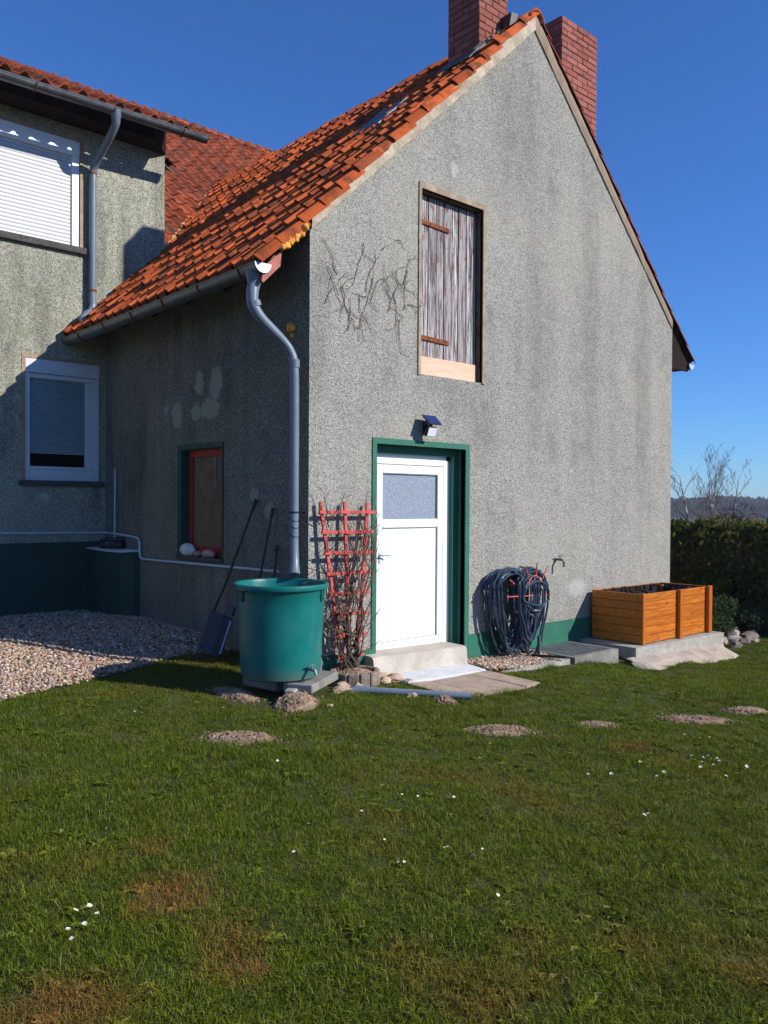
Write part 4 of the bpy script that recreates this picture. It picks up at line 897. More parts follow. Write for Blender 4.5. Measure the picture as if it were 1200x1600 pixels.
# planter ring of palisades
PC = Vector((.335, -.265, .012)); pr_ = thing('planter_ring', 'round edging of short upright concrete palisades filled with soil under the trellis', 'planter', (PC.x, PC.y, -.02))
for k in range(13):
    a_ = 2*math.pi*k/13+.1; cx_, cy_ = PC.x+.20*math.cos(a_), PC.y+.20*math.sin(a_)
    if cy_ > -.045: continue
    mb = MB(); mb.box((-.026, -.0465, -.08), (.026, .0465, .125+R.uniform(-.006, .006)), .009, Matrix.Translation((cx_, cy_, .01)) @ Euler((0, 0, a_)).to_matrix().to_4x4()); mb.build('palisade', M['block'], pr_)
def mound(name, c, rx, ry, h, lab, cat, mat, seed, n=20, rot=0., clod=.5, kind=None, parent=None, lumps=60):
    mb = MB(); rm = random.Random(seed); Vv = []; rings = 16; n = 36
    for i in range(rings+1):
        for k in range(n):
            t = i/rings; a_ = 2*math.pi*k/n; e = 1+.22*noise.noise((math.cos(a_)*1.3, math.sin(a_)*1.3, seed*1.7)); x = rx*t*math.cos(a_)*e; y = ry*t*math.sin(a_)*e
            xr, yr_ = x*math.cos(rot)-y*math.sin(rot), x*math.sin(rot)+y*math.cos(rot); z = h*(1-t*t)**1.0*(1+.35*noise.noise((x*9, y*9, seed)))+(h*.18+.006)*noise.noise((x*26, y*26, seed))+.007*noise.noise((x*70, y*70, seed)) if t < .97 else -.03
            Vv.append((c[0]+xr, c[1]+yr_, (c[2] if len(c) > 2 else gz1(c[0]+xr, c[1]+yr_))+z))
    F = [(i*n+k, i*n+(k+1) % n, (i+1)*n+(k+1) % n, (i+1)*n+k) for i in range(rings) for k in range(n)]
    mb.addm(Vv, F)
    for _ in range(lumps):
        t = math.sqrt(rm.random())*(1.08 if rm.random() < .8 else 1.4); a_ = rm.uniform(0, 6.28); x = rx*t*math.cos(a_); y = ry*t*math.sin(a_); xr, yr_ = x*math.cos(rot)-y*math.sin(rot), x*math.sin(rot)+y*math.cos(rot)
        z = (c[2] if len(c) > 2 else gz1(c[0]+xr, c[1]+yr_))+h*max(0, 1-t*t); rr0 = rm.choice((.003, .004, .005, .007, .010))*(.7+clod)
        bm = bmesh.new(); bmesh.ops.create_icosphere(bm, subdivisions=1, radius=rr0)
        for v in bm.verts: v.co = v.co*(1+rm.uniform(-.3, .3))+Vector((c[0]+xr, c[1]+yr_, z))
        mb.addbm(bm)
    if parent is not None: return mb.build(name, mat, parent, False)
    return top(mb, name, mat, lab, cat)
mound('soil', (PC.x, PC.y, .105), .185, .16, .035, '', '', M['soil'], 3, parent=pr_, lumps=90)
# climbing plant
mb = MB(); rv = random.Random(23)
def grow(p, d, ln, r, depth, flat=True):
    pts = [Vector(p)]; rs = [r]; st = .05; nst = max(2, int(ln/st)); d = Vector(d).normalized()
    for k in range(nst):
        hw_ = .14+.20*max(0, min(1, (pts[-1].z-.1)/1.4)); off_ = (pts[-1].x-.35)/hw_; d = (d+Vector((rv.gauss(0, .20)-.34*off_*abs(off_)*(1 if depth < 1 else .4), rv.gauss(0, .09), rv.gauss(0, .16)+(.08 if depth < 2 else 0)))).normalized(); q = pts[-1]+d*st
        q.y = min(-.02, max(-.26, q.y)); pts.append(q); rs.append(r*(1-.75*(k+1)/nst)+.0012)
        if depth < 3 and k > 1 and rv.random() < (.34 if depth == 0 else .26):
            nd = Vector((rv.uniform(-1, 1), rv.uniform(-.35, .25), rv.uniform(-.25, .9)))
            grow(q, d*.4+nd, ln*rv.uniform(.18, .42), max(.0018, rs[-1]*.6), depth+1)
    mb.tube(pts, rs, 6 if r > .006 else 4)
for (bx_, by_, d, ln, r) in ((.37, -.20, (-.02, .05, 1), 1.45, .013), (.42, -.22, (.06, .05, 1), 1.35, .014), (.44, -.19, (.12, .08, 1), 1.2, .011), (.36, -.18, (-.12, .08, 1), 1.3, .011), (.40, -.17, (.02, .06, 1), 1.0, .010), (.32, -.2, (-.12, .06, 1), 1.45, .010), (.30, -.19, (-.22, .06, 1), 1.2, .008), (.40, -.2, (.1, .06, 1), 1.3, .009), (.36, -.22, (-.2, .05, 1), 1.0, .008)):
    grow((bx_, by_, .09), d, ln, r, 0)
for (x, z, dx, dz, ln) in ((.50, 1.05, .8, .5, .45), (.55, .8, 1, .6, .5), (.60, 1.4, 1, .15, .3), (.15, 1.5, -.9, .2, .22), (.15, 1.2, -1, .1, .25), (.2, 1.0, -1, -.1, .25), (.3, 1.5, -.6, .6, .3), (.5, 1.5, .4, -.9, .4), (.62, 1.35, .3, -1, .4), (.12, 1.45, .2, .3, .25), (.2, 1.52, -.5, .5, .3), (.25, 1.4, .6, -.6, .4), (.12, 1.1, -.8, -.4, .3), (.6, 1.15, .9, .5, .35), (.62, .95, 1, .8, .3)):
    grow((x, -.11, z), (dx, -.05, dz), ln, .0045, 1)
top(mb, 'climbing_plant', M['bark'], 'leafless climbing plant with twisted stems growing up the coral trellis', 'climbing plant', smooth=False)
# rain tub
TB = Vector((-.452, -.225, .188)); tub = thing('rain_tub', 'large round teal plastic rain tub under the downpipe', 'rain tub', TB)
H_ = .785; rt, rb_ = .378, .335
mb = MB(); mb.lathe(TB, [(.0, .0), (rb_-.03, 0.), (rb_-.006, .012), (rb_, .04)]+[(rb_+(rt-rb_)*t, .04+(H_-.045)*t) for t in (.25, .5, .75, .93)]+[(rt+.002, H_-.05), (rt+.024, H_-.04), (rt+.030, H_-.02), (rt+.026, H_-.004), (rt+.012, H_+.002), (rt-.004, H_-.004), (rt-.012, H_-.03), (rt-.02, .62), (rt-.03, .5)], 64)
mb.build('tub_shell', M['green_p'], tub, True)
mb = MB(); mb.lathe(TB, [(.0, .60), (rt-.015, .60)], 48); mb.build('water', M['green_w'], tub)
for a_ in (rad(-61), rad(178), rad(-122+240)):
    mb = MB(); rr0 = rt-.004; c_ = TB+Vector((math.cos(a_)*rr0, math.sin(a_)*rr0, H_-.085)); mb.box((-.012, -.022, -.055), (.012, .022, .04), .004, Matrix.Translation(c_) @ Euler((0, 0, a_)).to_matrix().to_4x4()); mb.build('handle_lug', simple('dark_teal', (.003, .055, .05), .5), tub)
a_ = rad(-84); rr0 = rb_+.004; c_ = TB+Vector((math.cos(a_)*rr0, math.sin(a_)*rr0, .095)); dv = Vector((math.cos(a_), math.sin(a_), 0)); sv = Vector((-dv.y, dv.x, 0))
mb = MB(); mb.tube([c_, c_+dv*.05, c_+dv*.085, c_+dv*.1-Vector((0, 0, .035))], [.013, .013, .015, .012], 8); mb.tube([c_+dv*.05, c_+dv*.05+Vector((0, 0, .04))], .008, 6); mb.bar(c_+dv*.05+Vector((0, 0, .04))-sv*.03, c_+dv*.05+Vector((0, 0, .042))+sv*.03, .014, .008); mb.build('outlet_tap', M['pvc'], tub, True)
# slabs under the tub, soil, stones
def slab(c, size, rotz, lab, mat, name='paving_slab', tilt=(0, 0), group=None, cat='slab', bev=.008):
    mb = MB(); mb.obox(c, size, (tilt[0], tilt[1], rotz), bev); return top(mb, name, mat, lab, cat, group)
slab((-.285, -.44, .145), (.58, .26, .072), rad(30), 'grey concrete slab poking out under the right side of the tub', M['concrete_dk'], tilt=(0, 0))
slab((-.44, -.14, .135), (.40, .40, .09), rad(10), 'grey concrete slab hidden under the back of the tub', M['concrete_dk'])
slab((-.56, -.55, .115), (.15, .09, .06), rad(35), 'small concrete block wedged under the front of the tub', M['concrete'])
mound('soil_mound', (-.60, -.66), .26, .17, .085, 'crumbly mound of dry soil in front of the tub', 'soil mound', M['soil'], 5, rot=.7, lumps=480)
mound('soil_mound', (-.82, -.10), .12, .26, .05, 'shaded bank of soil at the left foot of the tub', 'soil mound', M['soil'], 6, rot=.1, lumps=420)
top(MB().tube([(.075, -.07, .06), (.066, -.07, .42), (.058, -.07, .78)], .030, 14), 'drain_pipe', M['pvc'], 'grey plastic pipe standing upright between the tub and the trellis', 'pipe', smooth=True)
lp0, lp1 = Vector((.075, -.575, .045)), Vector((.80, -1.26, .0))
mb = MB(); mb.tube([lp0+Vector((-.045, .02, -.035)), lp0+Vector((-.022, .01, -.008)), lp0+Vector((.02, -.015, 0)), lp0+(lp1-lp0)*.12], [.037, .038, .037, .036], 14); mb.tube([lp0+(lp1-lp0)*.10, lp1], .030, 14); top(mb, 'drain_pipe', M['pvc'], 'long grey plastic pipe with elbow lying in the grass before the door', 'pipe', smooth=True)
# stones around
STN = [(-.03, -.53, .05, .11, .07, .028, 'flat tan stone lying beside the elbow of the grey pipe'), (.08, -.40, .04, .07, .05, .04, 'sandy stone between the tub slab and the palisade ring'), (.17, -.50, .03, .07, .05, .045, 'yellowish stone leaning against the palisade ring'), (.62, -.30, .03, .09, .06, .05, 'brown rough stone right of the palisade ring'), (.70, -.40, .025, .085, .06, .045, 'brown stone heaped at the left end of the door step'), (.57, -.40, .02, .065, .05, .04, 'small brown stone between palisades and step'), (.78, -.50, .0, .05, .04, .03, 'little brown stone by the white slab corner'), (.44, -.92, .0, .07, .05, .04, 'pale flat stone under the middle of the lying pipe'), (-.42, -.86, .03, .04, .03, .025, 'tiny pale stone in front of the soil mound')]
for i, (x, y, z, a, b, c, lab) in enumerate(STN): pebble('stone', (x, y, z), (a, b, c), lab, 'stone', M['stone'], 3, .35, 3.2, seed=i+11)
# apron and pavers
mb = MB(); mb.prism([(.74, -.545, gz1(.74, -.545)+.03), (1.86, -.505, gz1(1.86, -.505)+.03), (1.95, -.13, gz1(1.86, -.505)+.032), (.70, -.13, gz1(.74, -.545)+.034)], (0, 0, -.12)); top(mb, 'white_slab', M['apron'], 'white painted slab at the foot of the door step', 'slab')
pavs = [((.70, -.56), (1.02, -.548), (1.03, -1.17), (.76, -1.10)), ((1.03, -.548), (1.30, -.535), (1.33, -1.24), (1.04, -1.20)), ((1.31, -.535), (1.58, -.522), (1.58, -1.235), (1.34, -1.24)), ((1.59, -.522), (1.87, -.51), (1.84, -1.205), (1.59, -1.235))]
pl = ['leftmost paving slab before the white slab, half under grass', 'second paving slab from the left before the door', 'third paving slab from the left before the door', 'rightmost paving slab before the door']
for q, lb in zip(pavs, pl):
    mb = MB(); cc = Vector((sum(p[0] for p in q)/4, sum(p[1] for p in q)/4, 0)); 
    mb.prism([(cc.x+(p[0]-cc.x)*.975, cc.y+(p[1]-cc.y)*.985, gz1(p[0], p[1])+.020+R.uniform(-.003, .003)) for p in q], (0, 0, -.07)); top(mb, 'paving_slab', M['paver'], lb, 'paving slab', 'paving slabs before the door')
# kerb, grate, stake
mb = MB(); mb.prism([(1.93, -.60, -.065), (1.93, -.535, -.065), (2.98, -.62, -.030), (3.02, -.70, -.030)], (0, 0, -.13)); top(mb, 'kerb_stone', M['concrete'], 'long pale kerb stone edging the gravel strip by the hose', 'kerb')
lg = thing('light_well', 'concrete light well with metal grate at the gable foot beside the raised bed', 'light well', (3.5, -.4, -.1))
GA, GB_, GC, GD = Vector((3.10, -.70)), Vector((3.92, -.66)), Vector((3.92, -.03)), Vector((3.10, -.03))
mb = MB(); zt_ = -.022
mb.box((3.08, -.72, -.35), (3.94, -.65, zt_), .004); mb.box((3.08, -.648, -.35), (3.13, -.02, zt_), .004); mb.box((3.89, -.648, -.35), (3.94, -.02, zt_), .004); mb.build('rim', M['concrete_dk'], lg)
MB().box((3.13, -.645, -.35), (3.89, -.02, -.16)).build('shaft', M['black'], lg)
mb = MB()
for i in range(17): x = 3.15+i*.0455; mb.bar((x, -.645, zt_-.010), (x, -.02, zt_-.010), .009, .02)
for i in range(11): y = -.625+i*.058; mb.bar((3.13, y, zt_-.011), (3.89, y, zt_-.011), .009, .016)
mb.build('grate', M['galv'], lg, kind='stuff')
top(MB().obox((2.98, -.31, .05), (.03, .03, .26), (0, 0, .2)).obox((3.02, -.31, .09), (.06, .02, .02), (0, 0, 0)), 'stake', simple('green_stake', (.05, .10, .075), .7), 'short dull green stake at the right edge of the hose', 'stake')
top(MB().tube([(2.86, -.30, -.03), (2.90, -.45, -.02), (2.90, -.74, .005)], .014, 8), 'metal_rod', M['blackp'], 'dark rod lying across the gravel and the pale kerb', 'rod')
# hose holder
hh = thing('hose_holder', 'red metal hose holder on the gable carrying the coiled hose', 'hose holder', (2.9, 0, .6))
hc = Vector((2.86, 0, .66)); 
mb = MB(); mb.tube([hc+Vector((-.02+.14*math.cos(a_), -.352, .20*math.sin(a_))) for a_ in np.linspace(.45, math.pi-.45, 15)], .008, 6); mb.build('arch', M['redmetal'], hh, True)
mb = MB(); mb.tube([hc+Vector((-.47, -.33, -.005)), hc+Vector((.33, -.33, -.035))], .0065, 6); mb.build('cross_rod', M['redmetal'], hh)
for (dx, dz, ex, ez) in ((-.12, .16, -.19, .31), (.0, .20, .01, .345), (.12, .16, .20, .30), (-.37, .13, -.46, .18)):
    MB().tube([hc+Vector((dx, -.352, dz)), hc+Vector((ex, -.362, ez))], .008, 6).build('prong', M['redmetal'], hh)
mb = MB()
for s_ in (-.15, .15): mb.tube([hc+Vector((s_, 0, .08)), hc+Vector((s_, -.352, .10))], .008, 6)
mb.build('support', M['redmetal'], hh)
# hose: one continuous bundle of loops
mb = MB(); rh = random.Random(31)
def loop(x0_, x1_, ztop_, zbot, y, sk=0., n=26, y2=None):
    pts = []; cx_ = (x0_+x1_)/2; hw = (x1_-x0_)/2; wob = [rh.gauss(0, .010) for _ in range(6)]
    for k in range(n):
        a_ = 2*math.pi*k/n; s_, c_ = math.sin(a_), math.cos(a_)
        zc = ztop_-hw*.85; 
        if s_ >= 0: z = zc+s_*(ztop_-zc); x = cx_+c_*hw
        else: z = zc+s_*(zc-zbot); x = cx_+sk*(-s_)+c_*hw*(1-.18*(-s_)**2)
        pts.append((x+wob[k % 6]*.6, (y if s_ > 0 or y2 is None else y+(y2-y)*(-s_))+wob[(k+2) % 6]*.5, z+wob[(k+4) % 6]*.5))
    mb.tube(smoothpath(pts+[pts[0]], 2)[:-1], .0115, 6, closed=True)
for i in range(20):   # left lobe, hanging free with an open middle
    loop(2.34+rh.uniform(-.01, .13), 2.84+rh.uniform(-.07, .07), .925+rh.uniform(-.04, .02), rh.choice((-.02, .03, .08, .14, .2, .25))+rh.uniform(-.04, .04), -.05-.010*i, sk=rh.uniform(-.02, .05))
for i in range(11):   # right lobe over the arch
    loop(2.72+rh.uniform(-.06, .06), 3.16+rh.uniform(-.05, .05), .92+rh.uniform(-.03, .02), rh.choice((-.09, -.05, .0, .06, .12))+rh.uniform(-.03, .04), -.10-.018*i, sk=rh.uniform(-.05, .03))
for i in range(7):    # bundle hanging in front
    loop(2.60+rh.uniform(-.02, .05), 2.86+rh.uniform(-.05, .05), .875+rh.uniform(-.02, .02), rh.uniform(.0, .22), -.29-.010*i, sk=rh.uniform(.0, .06))
for i in range(3): loop(2.63, 2.98+.05*i, .80, .40+.07*i, -.35-.01*i, sk=.04)
top(mb, 'garden_hose', M['hose'], 'long dark blue garden hose coiled in loops on the red holder', 'hose', smooth=True)
# gable gravel bed below hose comes with the pebbles
# ------------------------------------------------------------------ raised bed
BX0, BX1, BY0, BY1, BZ0, BZ1 = 4.385, 6.02, -.765, -.05, -.024, .585
cb = MB()
cb.prism([(4.16, -.812, -.028), (6.135, -.915, -.028), (6.135, -.002, -.028), (4.20, -.002, -.028)], (0, 0, -.5)); base = top(cb, 'concrete_platform', M['concrete'], 'grey concrete platform carrying the orange raised bed', 'platform')
mb = MB(); pv = None
for i in range(81):
    t = i/80; x = 4.0+2.04*t; yb = -.80-.10*t; j = .05*noise.noise((x*2.2, 3, 1))+.03*noise.noise((x*7, 3, 1)); ed = min(1, t/.10, (1-t)/.07); ex = yb-.10-(.26-j-.04*t)*(1-(1-ed)**2)
    z1 = -.132-.028*t+.012*noise.noise((x*5, 1, 1)); g = -.262-.015*t
    cur = [(x, yb+.02, z1), (x, yb-.06, z1-.016+.01*noise.noise((x*5, 2, 2))), (x, (ex+yb)/2, z1-.040+.012*noise.noise((x*5, 7, 2))+.014*noise.noise((x*17, 3, 2))), (x, ex, g+.015), (x, ex-.03, g-.15)]
    if pv:
        for k in range(4): mb.quad(pv[k], cur[k], cur[k+1], pv[k+1])
    pv = cur
top(mb, 'concrete_haunch', M['haunch'], 'rough sloping screed along the foot of the concrete platform', 'screed', smooth=False)
bed = thing('raised_bed', 'orange glazed wooden raised bed on a concrete base at the gable', 'raised bed', ((BX0+BX1)/2, (BY0+BY1)/2, BZ0))
nb_ = 6; bh = (BZ1-BZ0-.01)/nb_
for k in range(nb_):
    z0_ = BZ0+.008+k*bh
    for (a, b) in (((BX0, BY0+.012, z0_), (BX0+.026, BY1, z0_+bh-.004)), ((BX1-.026, BY0+.012, z0_), (BX1, BY1, z0_+bh-.004))):
        MB().box(a, b, .004).build('board', wood.side if hasattr(wood, 'side') else M['orange'], bed)
    xm = BX0+.83
    for (a, b) in (((BX0+.062, BY0+.006, z0_), (xm, BY0+.032, z0_+bh-.004)), ((xm, BY0+.006, z0_), (BX1-.03, BY0+.032, z0_+bh-.004))):
        MB().box(a, b, .004).build('board', M['orange'], bed)
    MB().box((BX0+.03, BY1-.028, z0_), (BX1-.03, BY1, z0_+bh-.004), .004).build('board', M['orange'], bed)
for (a, b) in (((BX0-.006, BY0-.006, BZ0), (BX0+.06, BY0+.03, BZ1+.004)), ((BX0+.80, BY0-.045, BZ0), (BX0+.885, BY0+.004, BZ1+.004)), ((BX1-.085, BY0-.045, BZ0), (BX1+.002, BY0+.004, BZ1+.004)), ((BX0+.026, BY1-.09, BZ0), (BX0+.09, BY1-.03, BZ1-.03)), ((BX1-.09, BY1-.09, BZ0), (BX1-.03, BY1-.03, BZ1-.03))):
    MB().box(a, b, .005).build('post', M['orange_p'], bed)
mb = MB(); e = .03
for i in range(42):
    for k in range(9):
        x = BX0+.07+i*.037; z = BZ1-.03-k*.035
        if i % 2 == k % 2:
            mb.obox((x, BY1-.040, z), (.02, .012, .02), (0, 0, 0), .004)
mb.box((BX0+.03, BY1-.038, .2), (BX1-.03, BY1-.03, BZ1-.012)); mb.box((BX1-.036, BY0+.035, .2), (BX1-.028, BY1-.03, BZ1-.012)); mb.box((BX0+.028, BY0+.035, .2), (BX0+.036, BY1-.03, BZ1-.012)); mb.build('dimpled_liner', M['liner'], bed)
mb = MB(); rs_ = random.Random(8); NX_ = 40; NY_ = 18; gv = []
for j in range(NY_+1):
    for i in range(NX_+1):
        x = BX0+.035+(BX1-BX0-.07)*i/NX_; y = BY0+.04+(BY1-BY0-.08)*j/NY_; gv.append((x, y, .37+.06*noise.noise((x*4, y*4, 2))+.035*noise.noise((x*13, y*13, 2))+.09*max(0, (x-BX0-.7))*.5))
mb.addm(gv, [(j*(NX_+1)+i, j*(NX_+1)+i+1, (j+1)*(NX_+1)+i+1, (j+1)*(NX_+1)+i) for j in range(NY_) for i in range(NX_)])
for _ in range(160):
    x = rs_.uniform(BX0+.05, BX1-.05); y = rs_.uniform(BY0+.05, BY1-.05); bm = bmesh.new(); bmesh.ops.create_icosphere(bm, subdivisions=1, radius=rs_.uniform(.008, .026))
    for v in bm.verts: v.co = v.co*(1+rs_.uniform(-.3, .3))+Vector((x, y, (.39+.09*max(0, (x-BX0-.7))*.5)+rs_.uniform(-.02, .03)))
    mb.addbm(bm)
for _ in range(34):
    x = rs_.uniform(BX0+.05, BX1-.05); y = rs_.choice((BY1-.05, BY1-.04, rs_.uniform(BY0+.1, BY1-.05))); bm = bmesh.new(); bmesh.ops.create_icosphere(bm, subdivisions=1, radius=rs_.uniform(.015, .035))
    for v in bm.verts: v.co = v.co*(1+rs_.uniform(-.4, .4))+Vector((x, y, BZ1-.035+rs_.uniform(-.05, .02)))
    mb.addbm(bm)
mb.build('soil', M['soil_dk'], bed)

# ------------------------------------------------------------------ vegetation right
def leafcloud(mb, pts, size, rng, up=.0, aspect=1.6):
    for p in pts:
        d = Vector((rng.gauss(0, 1), rng.gauss(0, 1), rng.gauss(0, 1)+up)).normalized(); t = d.orthogonal().normalized(); b = d.cross(t); a_ = rng.uniform(0, 6.28); t2 = t*math.cos(a_)+b*math.sin(a_)
        s_ = size*rng.uniform(.6, 1.3); p = Vector(p); e1 = d*s_*aspect; e2 = t2*s_*.5
        mb.quad(p-e1*.5, p+e2, p+e1*.5, p-e2)
rg = random.Random(41)
hed = thing('hedge', 'clipped dark green thuja hedge along the far side of the lawn', 'hedge', (9.0, 3, -.25))
mb = MB(); pts = []
HXf, HT = 8.55, 1.20
for _ in range(42000):
    y = rg.uniform(-3.2, 8.5); k = rg.random()
    tp_ = HT+.10*noise.noise((y*1.1, 2, 5))+.09*noise.noise((y*3.7, 2, 5))
    bul = .16*noise.noise((y*1.4, .3, 1))+.08*noise.noise((y*4, 4, 1))
    if k < .62: z = -.25+(tp_+.25)*rg.random()**.9; x = HXf+bul-.16*max(0, noise.noise((y*3.1, z*2.6, 4)))+rg.gauss(0, .07)+.35*max(0, z-tp_+.5)**1.5
    elif k < .9: x = HXf+bul+rg.uniform(.12, .55); z = tp_+rg.gauss(0, .05)-abs(x-HXf-.3)*.12+(.16*rg.random()**3)
    else: x = HXf+.55+rg.gauss(0, .08); z = -.2+(tp_+.2)*rg.random()
    pts.append((x, y, z))
leafcloud(mb, pts, .055, rg, 1.1, 2.0); mb.build('foliage', M['thuja'], hed, False, fixn=False)
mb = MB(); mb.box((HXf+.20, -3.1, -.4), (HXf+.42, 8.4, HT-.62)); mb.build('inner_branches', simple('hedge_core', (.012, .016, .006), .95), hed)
def shrub(name, c, r, n, sz, mat, lab, cat, seed, up=.2, asp=2.2, group=None):
    rr0 = random.Random(seed); mb = MB(); pts = []
    lob = [(Vector((rr0.gauss(0, .45)*r[0], rr0.gauss(0, .45)*r[1], rr0.uniform(.2, .75)*r[2])), rr0.uniform(.35, .6)) for _ in range(12)]
    for _ in range(n):
        lc, lr = rr0.choice(lob); d = Vector((rr0.gauss(0, 1), rr0.gauss(0, 1), rr0.gauss(0, 1))).normalized()*lr*rr0.random()**.45
        pts.append(Vector(c)+Vector((lc.x+d.x*r[0], lc.y+d.y*r[1], max(.02, lc.z+d.z*r[2]))))
    leafcloud(mb, pts, sz, rr0, up, asp)
    for _ in range(7): mb.tube([Vector(c), Vector(c)+Vector((rr0.gauss(0, .5)*r[0], rr0.gauss(0, .5)*r[1], rr0.uniform(.3, .8)*r[2]))], .008, 4)
    return top(mb, name, mat, lab, cat, group)
shrub('juniper', (7.55, .35, -.22), (1.0, .75, .48), 9500, .032, M['juniper'], 'low spreading juniper behind the right end of the raised bed', 'shrub', 1)
shrub('juniper', (8.0, -.45, -.23), (.75, .6, .36), 7000, .03, M['juniper'], 'small grey green juniper at the right edge in front of the hedge', 'shrub', 2)
RS = [(6.50, -.72, .10, .07, .06), (6.62, -.55, .12, .08, .07), (6.80, -.74, .14, .10, .06), (7.05, -.62, .10, .08, .08), (7.22, -.78, .17, .11, .06), (7.0, -.88, .12, .10, .05), (6.72, -.92, .11, .08, .05), (7.45, -.70, .10, .08, .06), (6.42, -.95, .12, .07, .04), (7.3, -.5, .1, .08, .08)]
RL_ = ['grey stone touching the right end of the concrete base', 'upright grey stone behind the base end', 'broad pale stone in the rockery middle', 'pointed stone below the juniper', 'biggest pale flat stone of the rockery', 'flat stone at the rockery front edge', 'brown stone at the grass in front of the rockery', 'rightmost stone of the rockery', 'thin slab stone at the screed end', 'rearmost stone of the rockery under the juniper']
for i, ((x, y, a, b, c), lb) in enumerate(zip(RS, RL_)): pebble('rockery_stone', (x, y, gz1(x, y)+c*.5), (a, b, c), lb, 'stone', simple('rock%d' % i, R.choice([(.26, .21, .17), (.16, .13, .11), (.31, .275, .23)]), .9, var=.3, scale=8, bump=.6, bscale=30), 2, .5, 3, seed=i+40)
mb = MB(); rs_ = random.Random(6)
for k in range(16):
    x = 6.62+rs_.uniform(-.12, .14); y = -.48+rs_.uniform(-.12, .12); mb.tube([(x, y, -.25), (x+rs_.gauss(0, .02), y+rs_.gauss(0, .02), -.02+rs_.uniform(-.05, .12))], [.012, .006], 5)
top(mb, 'cut_stems', M['twig'], 'clump of cut dry stems right of the raised bed', 'plant')
def bare_tree(name, bx_, by_, bz, h, lean, r0, lab, seed, forks=1, group=None, lo=.42):
    rt_ = random.Random(seed); tr = thing(name, lab, 'tree', (bx_, by_, bz), group); mt = MB(); mc = MB()
    def br(p, d, ln, r, depth):
        pts = [Vector(p)]; rs = [r]; n = 14 if depth == 0 else 6; st = ln/n; d = Vector(d).normalized()
        for k in range(n):
            d = (d+Vector((rt_.gauss(0, .035), rt_.gauss(0, .035), rt_.gauss(0, .03)+(.02 if depth == 0 else .05)))).normalized(); q = pts[-1]+d*st; pts.append(q); rs.append(max(.006, r*(1-.86*(k+1)/n)))
            t = (k+1)/n
            if depth == 0 and t > lo or depth == 1 and k > 0 or depth == 2 and k > 1 and rt_.random() < .75 or depth == 3 and k > 3 and rt_.random() < .2:
                for _ in range(rt_.choice((1, 1, 2)) if depth == 0 else 1):
                    az = rt_.uniform(0, 6.28); nd = d*rt_.uniform(.7, 1.2)+Vector((math.cos(az), math.sin(az), .15))*rt_.uniform(.6, 1.0)
                    br(q, nd, (ln*rt_.uniform(.26, .42)*(1.15-.6*t) if depth == 0 else ln*rt_.uniform(.35, .6)*(1.05-.45*t)), max(.007, rs[-1]*.55), depth+1)
        (mt if depth == 0 else mc).tube(pts, rs, 7 if depth == 0 else 4, caps=False)
    for k in range(forks): br((bx_+k*.32, by_-k*.28, bz), Vector((lean[0]+k*.02, lean[1], 1)), h*(1-.06*k), r0*(1-.1*k), 0)
    mt.build('trunk', M['birch'], tr, True, fixn=False); mc.build('crown', M['fartwig'], tr, False, fixn=False)
def bear(u, d): t = math.atan((u-600)/1288); dd = pix_dir(math.degrees(t), 0); return EYE.x+dd.x*d/math.cos(t), EYE.y+dd.y*d/math.cos(t)
x, y = bear(1106, 42); bare_tree('bare_tree', x, y, -3, 6.6, (.0, 0), .105, 'tall double stemmed bare birch in the middle beyond the hedge', 1, 2)
x, y = bear(1127, 46); bare_tree('bare_tree', x, y, -3, 6.4, (.03, -.02), .10, 'slender bare birch right of the double stemmed one', 12)
x, y = bear(1137, 48); bare_tree('bare_tree', x, y, -3, 6.4, (.10, -.09), .095, 'rightmost bare birch leaning slightly right', 5)
x, y = bear(1112, 40); bare_tree('bare_tree', x, y, -3, 6.2, (-.24, .21), .12, 'dark bare trunk leaning left beside the gable edge', 7)
for i, (u, d, rx, rz, lb) in enumerate(((1180, 33, 2.6, 2.6, 'brown leafless thicket behind the hedge at the right edge'), (1130, 36, 2.6, 1.75, 'brown leafless thicket behind the hedge below the birches'), (1075, 34, 2.4, 1.7, 'brown leafless thicket behind the hedge next to the gable'))):
    x, y = bear(u, d); shrub('thicket', (x, y, -2.3), (rx, rx, rz*1.25), 15000, .045, M['thicket'], lb, 'thicket', 60+i, .8, 9.)

hz_ = NT('haze_air'); hz_.t.nodes.remove(hz_.b); pvn = hz_.t.nodes.new('ShaderNodeVolumePrincipled'); pvn.inputs['Color'].default_value = (.80, .88, 1, 1); pvn.inputs['Density'].default_value = .00045; hz_.t.links.new(pvn.outputs[0], hz_.out.inputs['Volume'])
hb = MB().box((-1500, -1500, -6), (1500, 1500, 14)); hb.build('haze', hz_.m, None, False, 'stuff')
# ------------------------------------------------------------------ lawn details
for (x, y, rx, ry, h, lb, sd) in ((-1.42, -1.12, .27, .14, .036, 'molehill in the lawn in front of the tub', 1), (.24, -2.06, .28, .13, .036, 'molehill in the middle of the lawn, below the paving slabs', 2), (.97, -2.39, .18, .09, .026, 'small flat molehill between two larger ones on the right', 3), (1.83, -2.77, .31, .13, .03, 'wide flat molehill on the right of the lawn', 4), (2.44, -2.88, .20, .10, .035, 'molehill cut by the right edge of the picture', 5), (.55, -1.19, .11, .08, .055, 'tiny molehill at the end of the lying grey pipe', 6)):
    mound('molehill', (x, y), rx, ry, h, lb, 'molehill', M['soil'], 70+sd, rot=-.73, lumps=int(1500*rx))
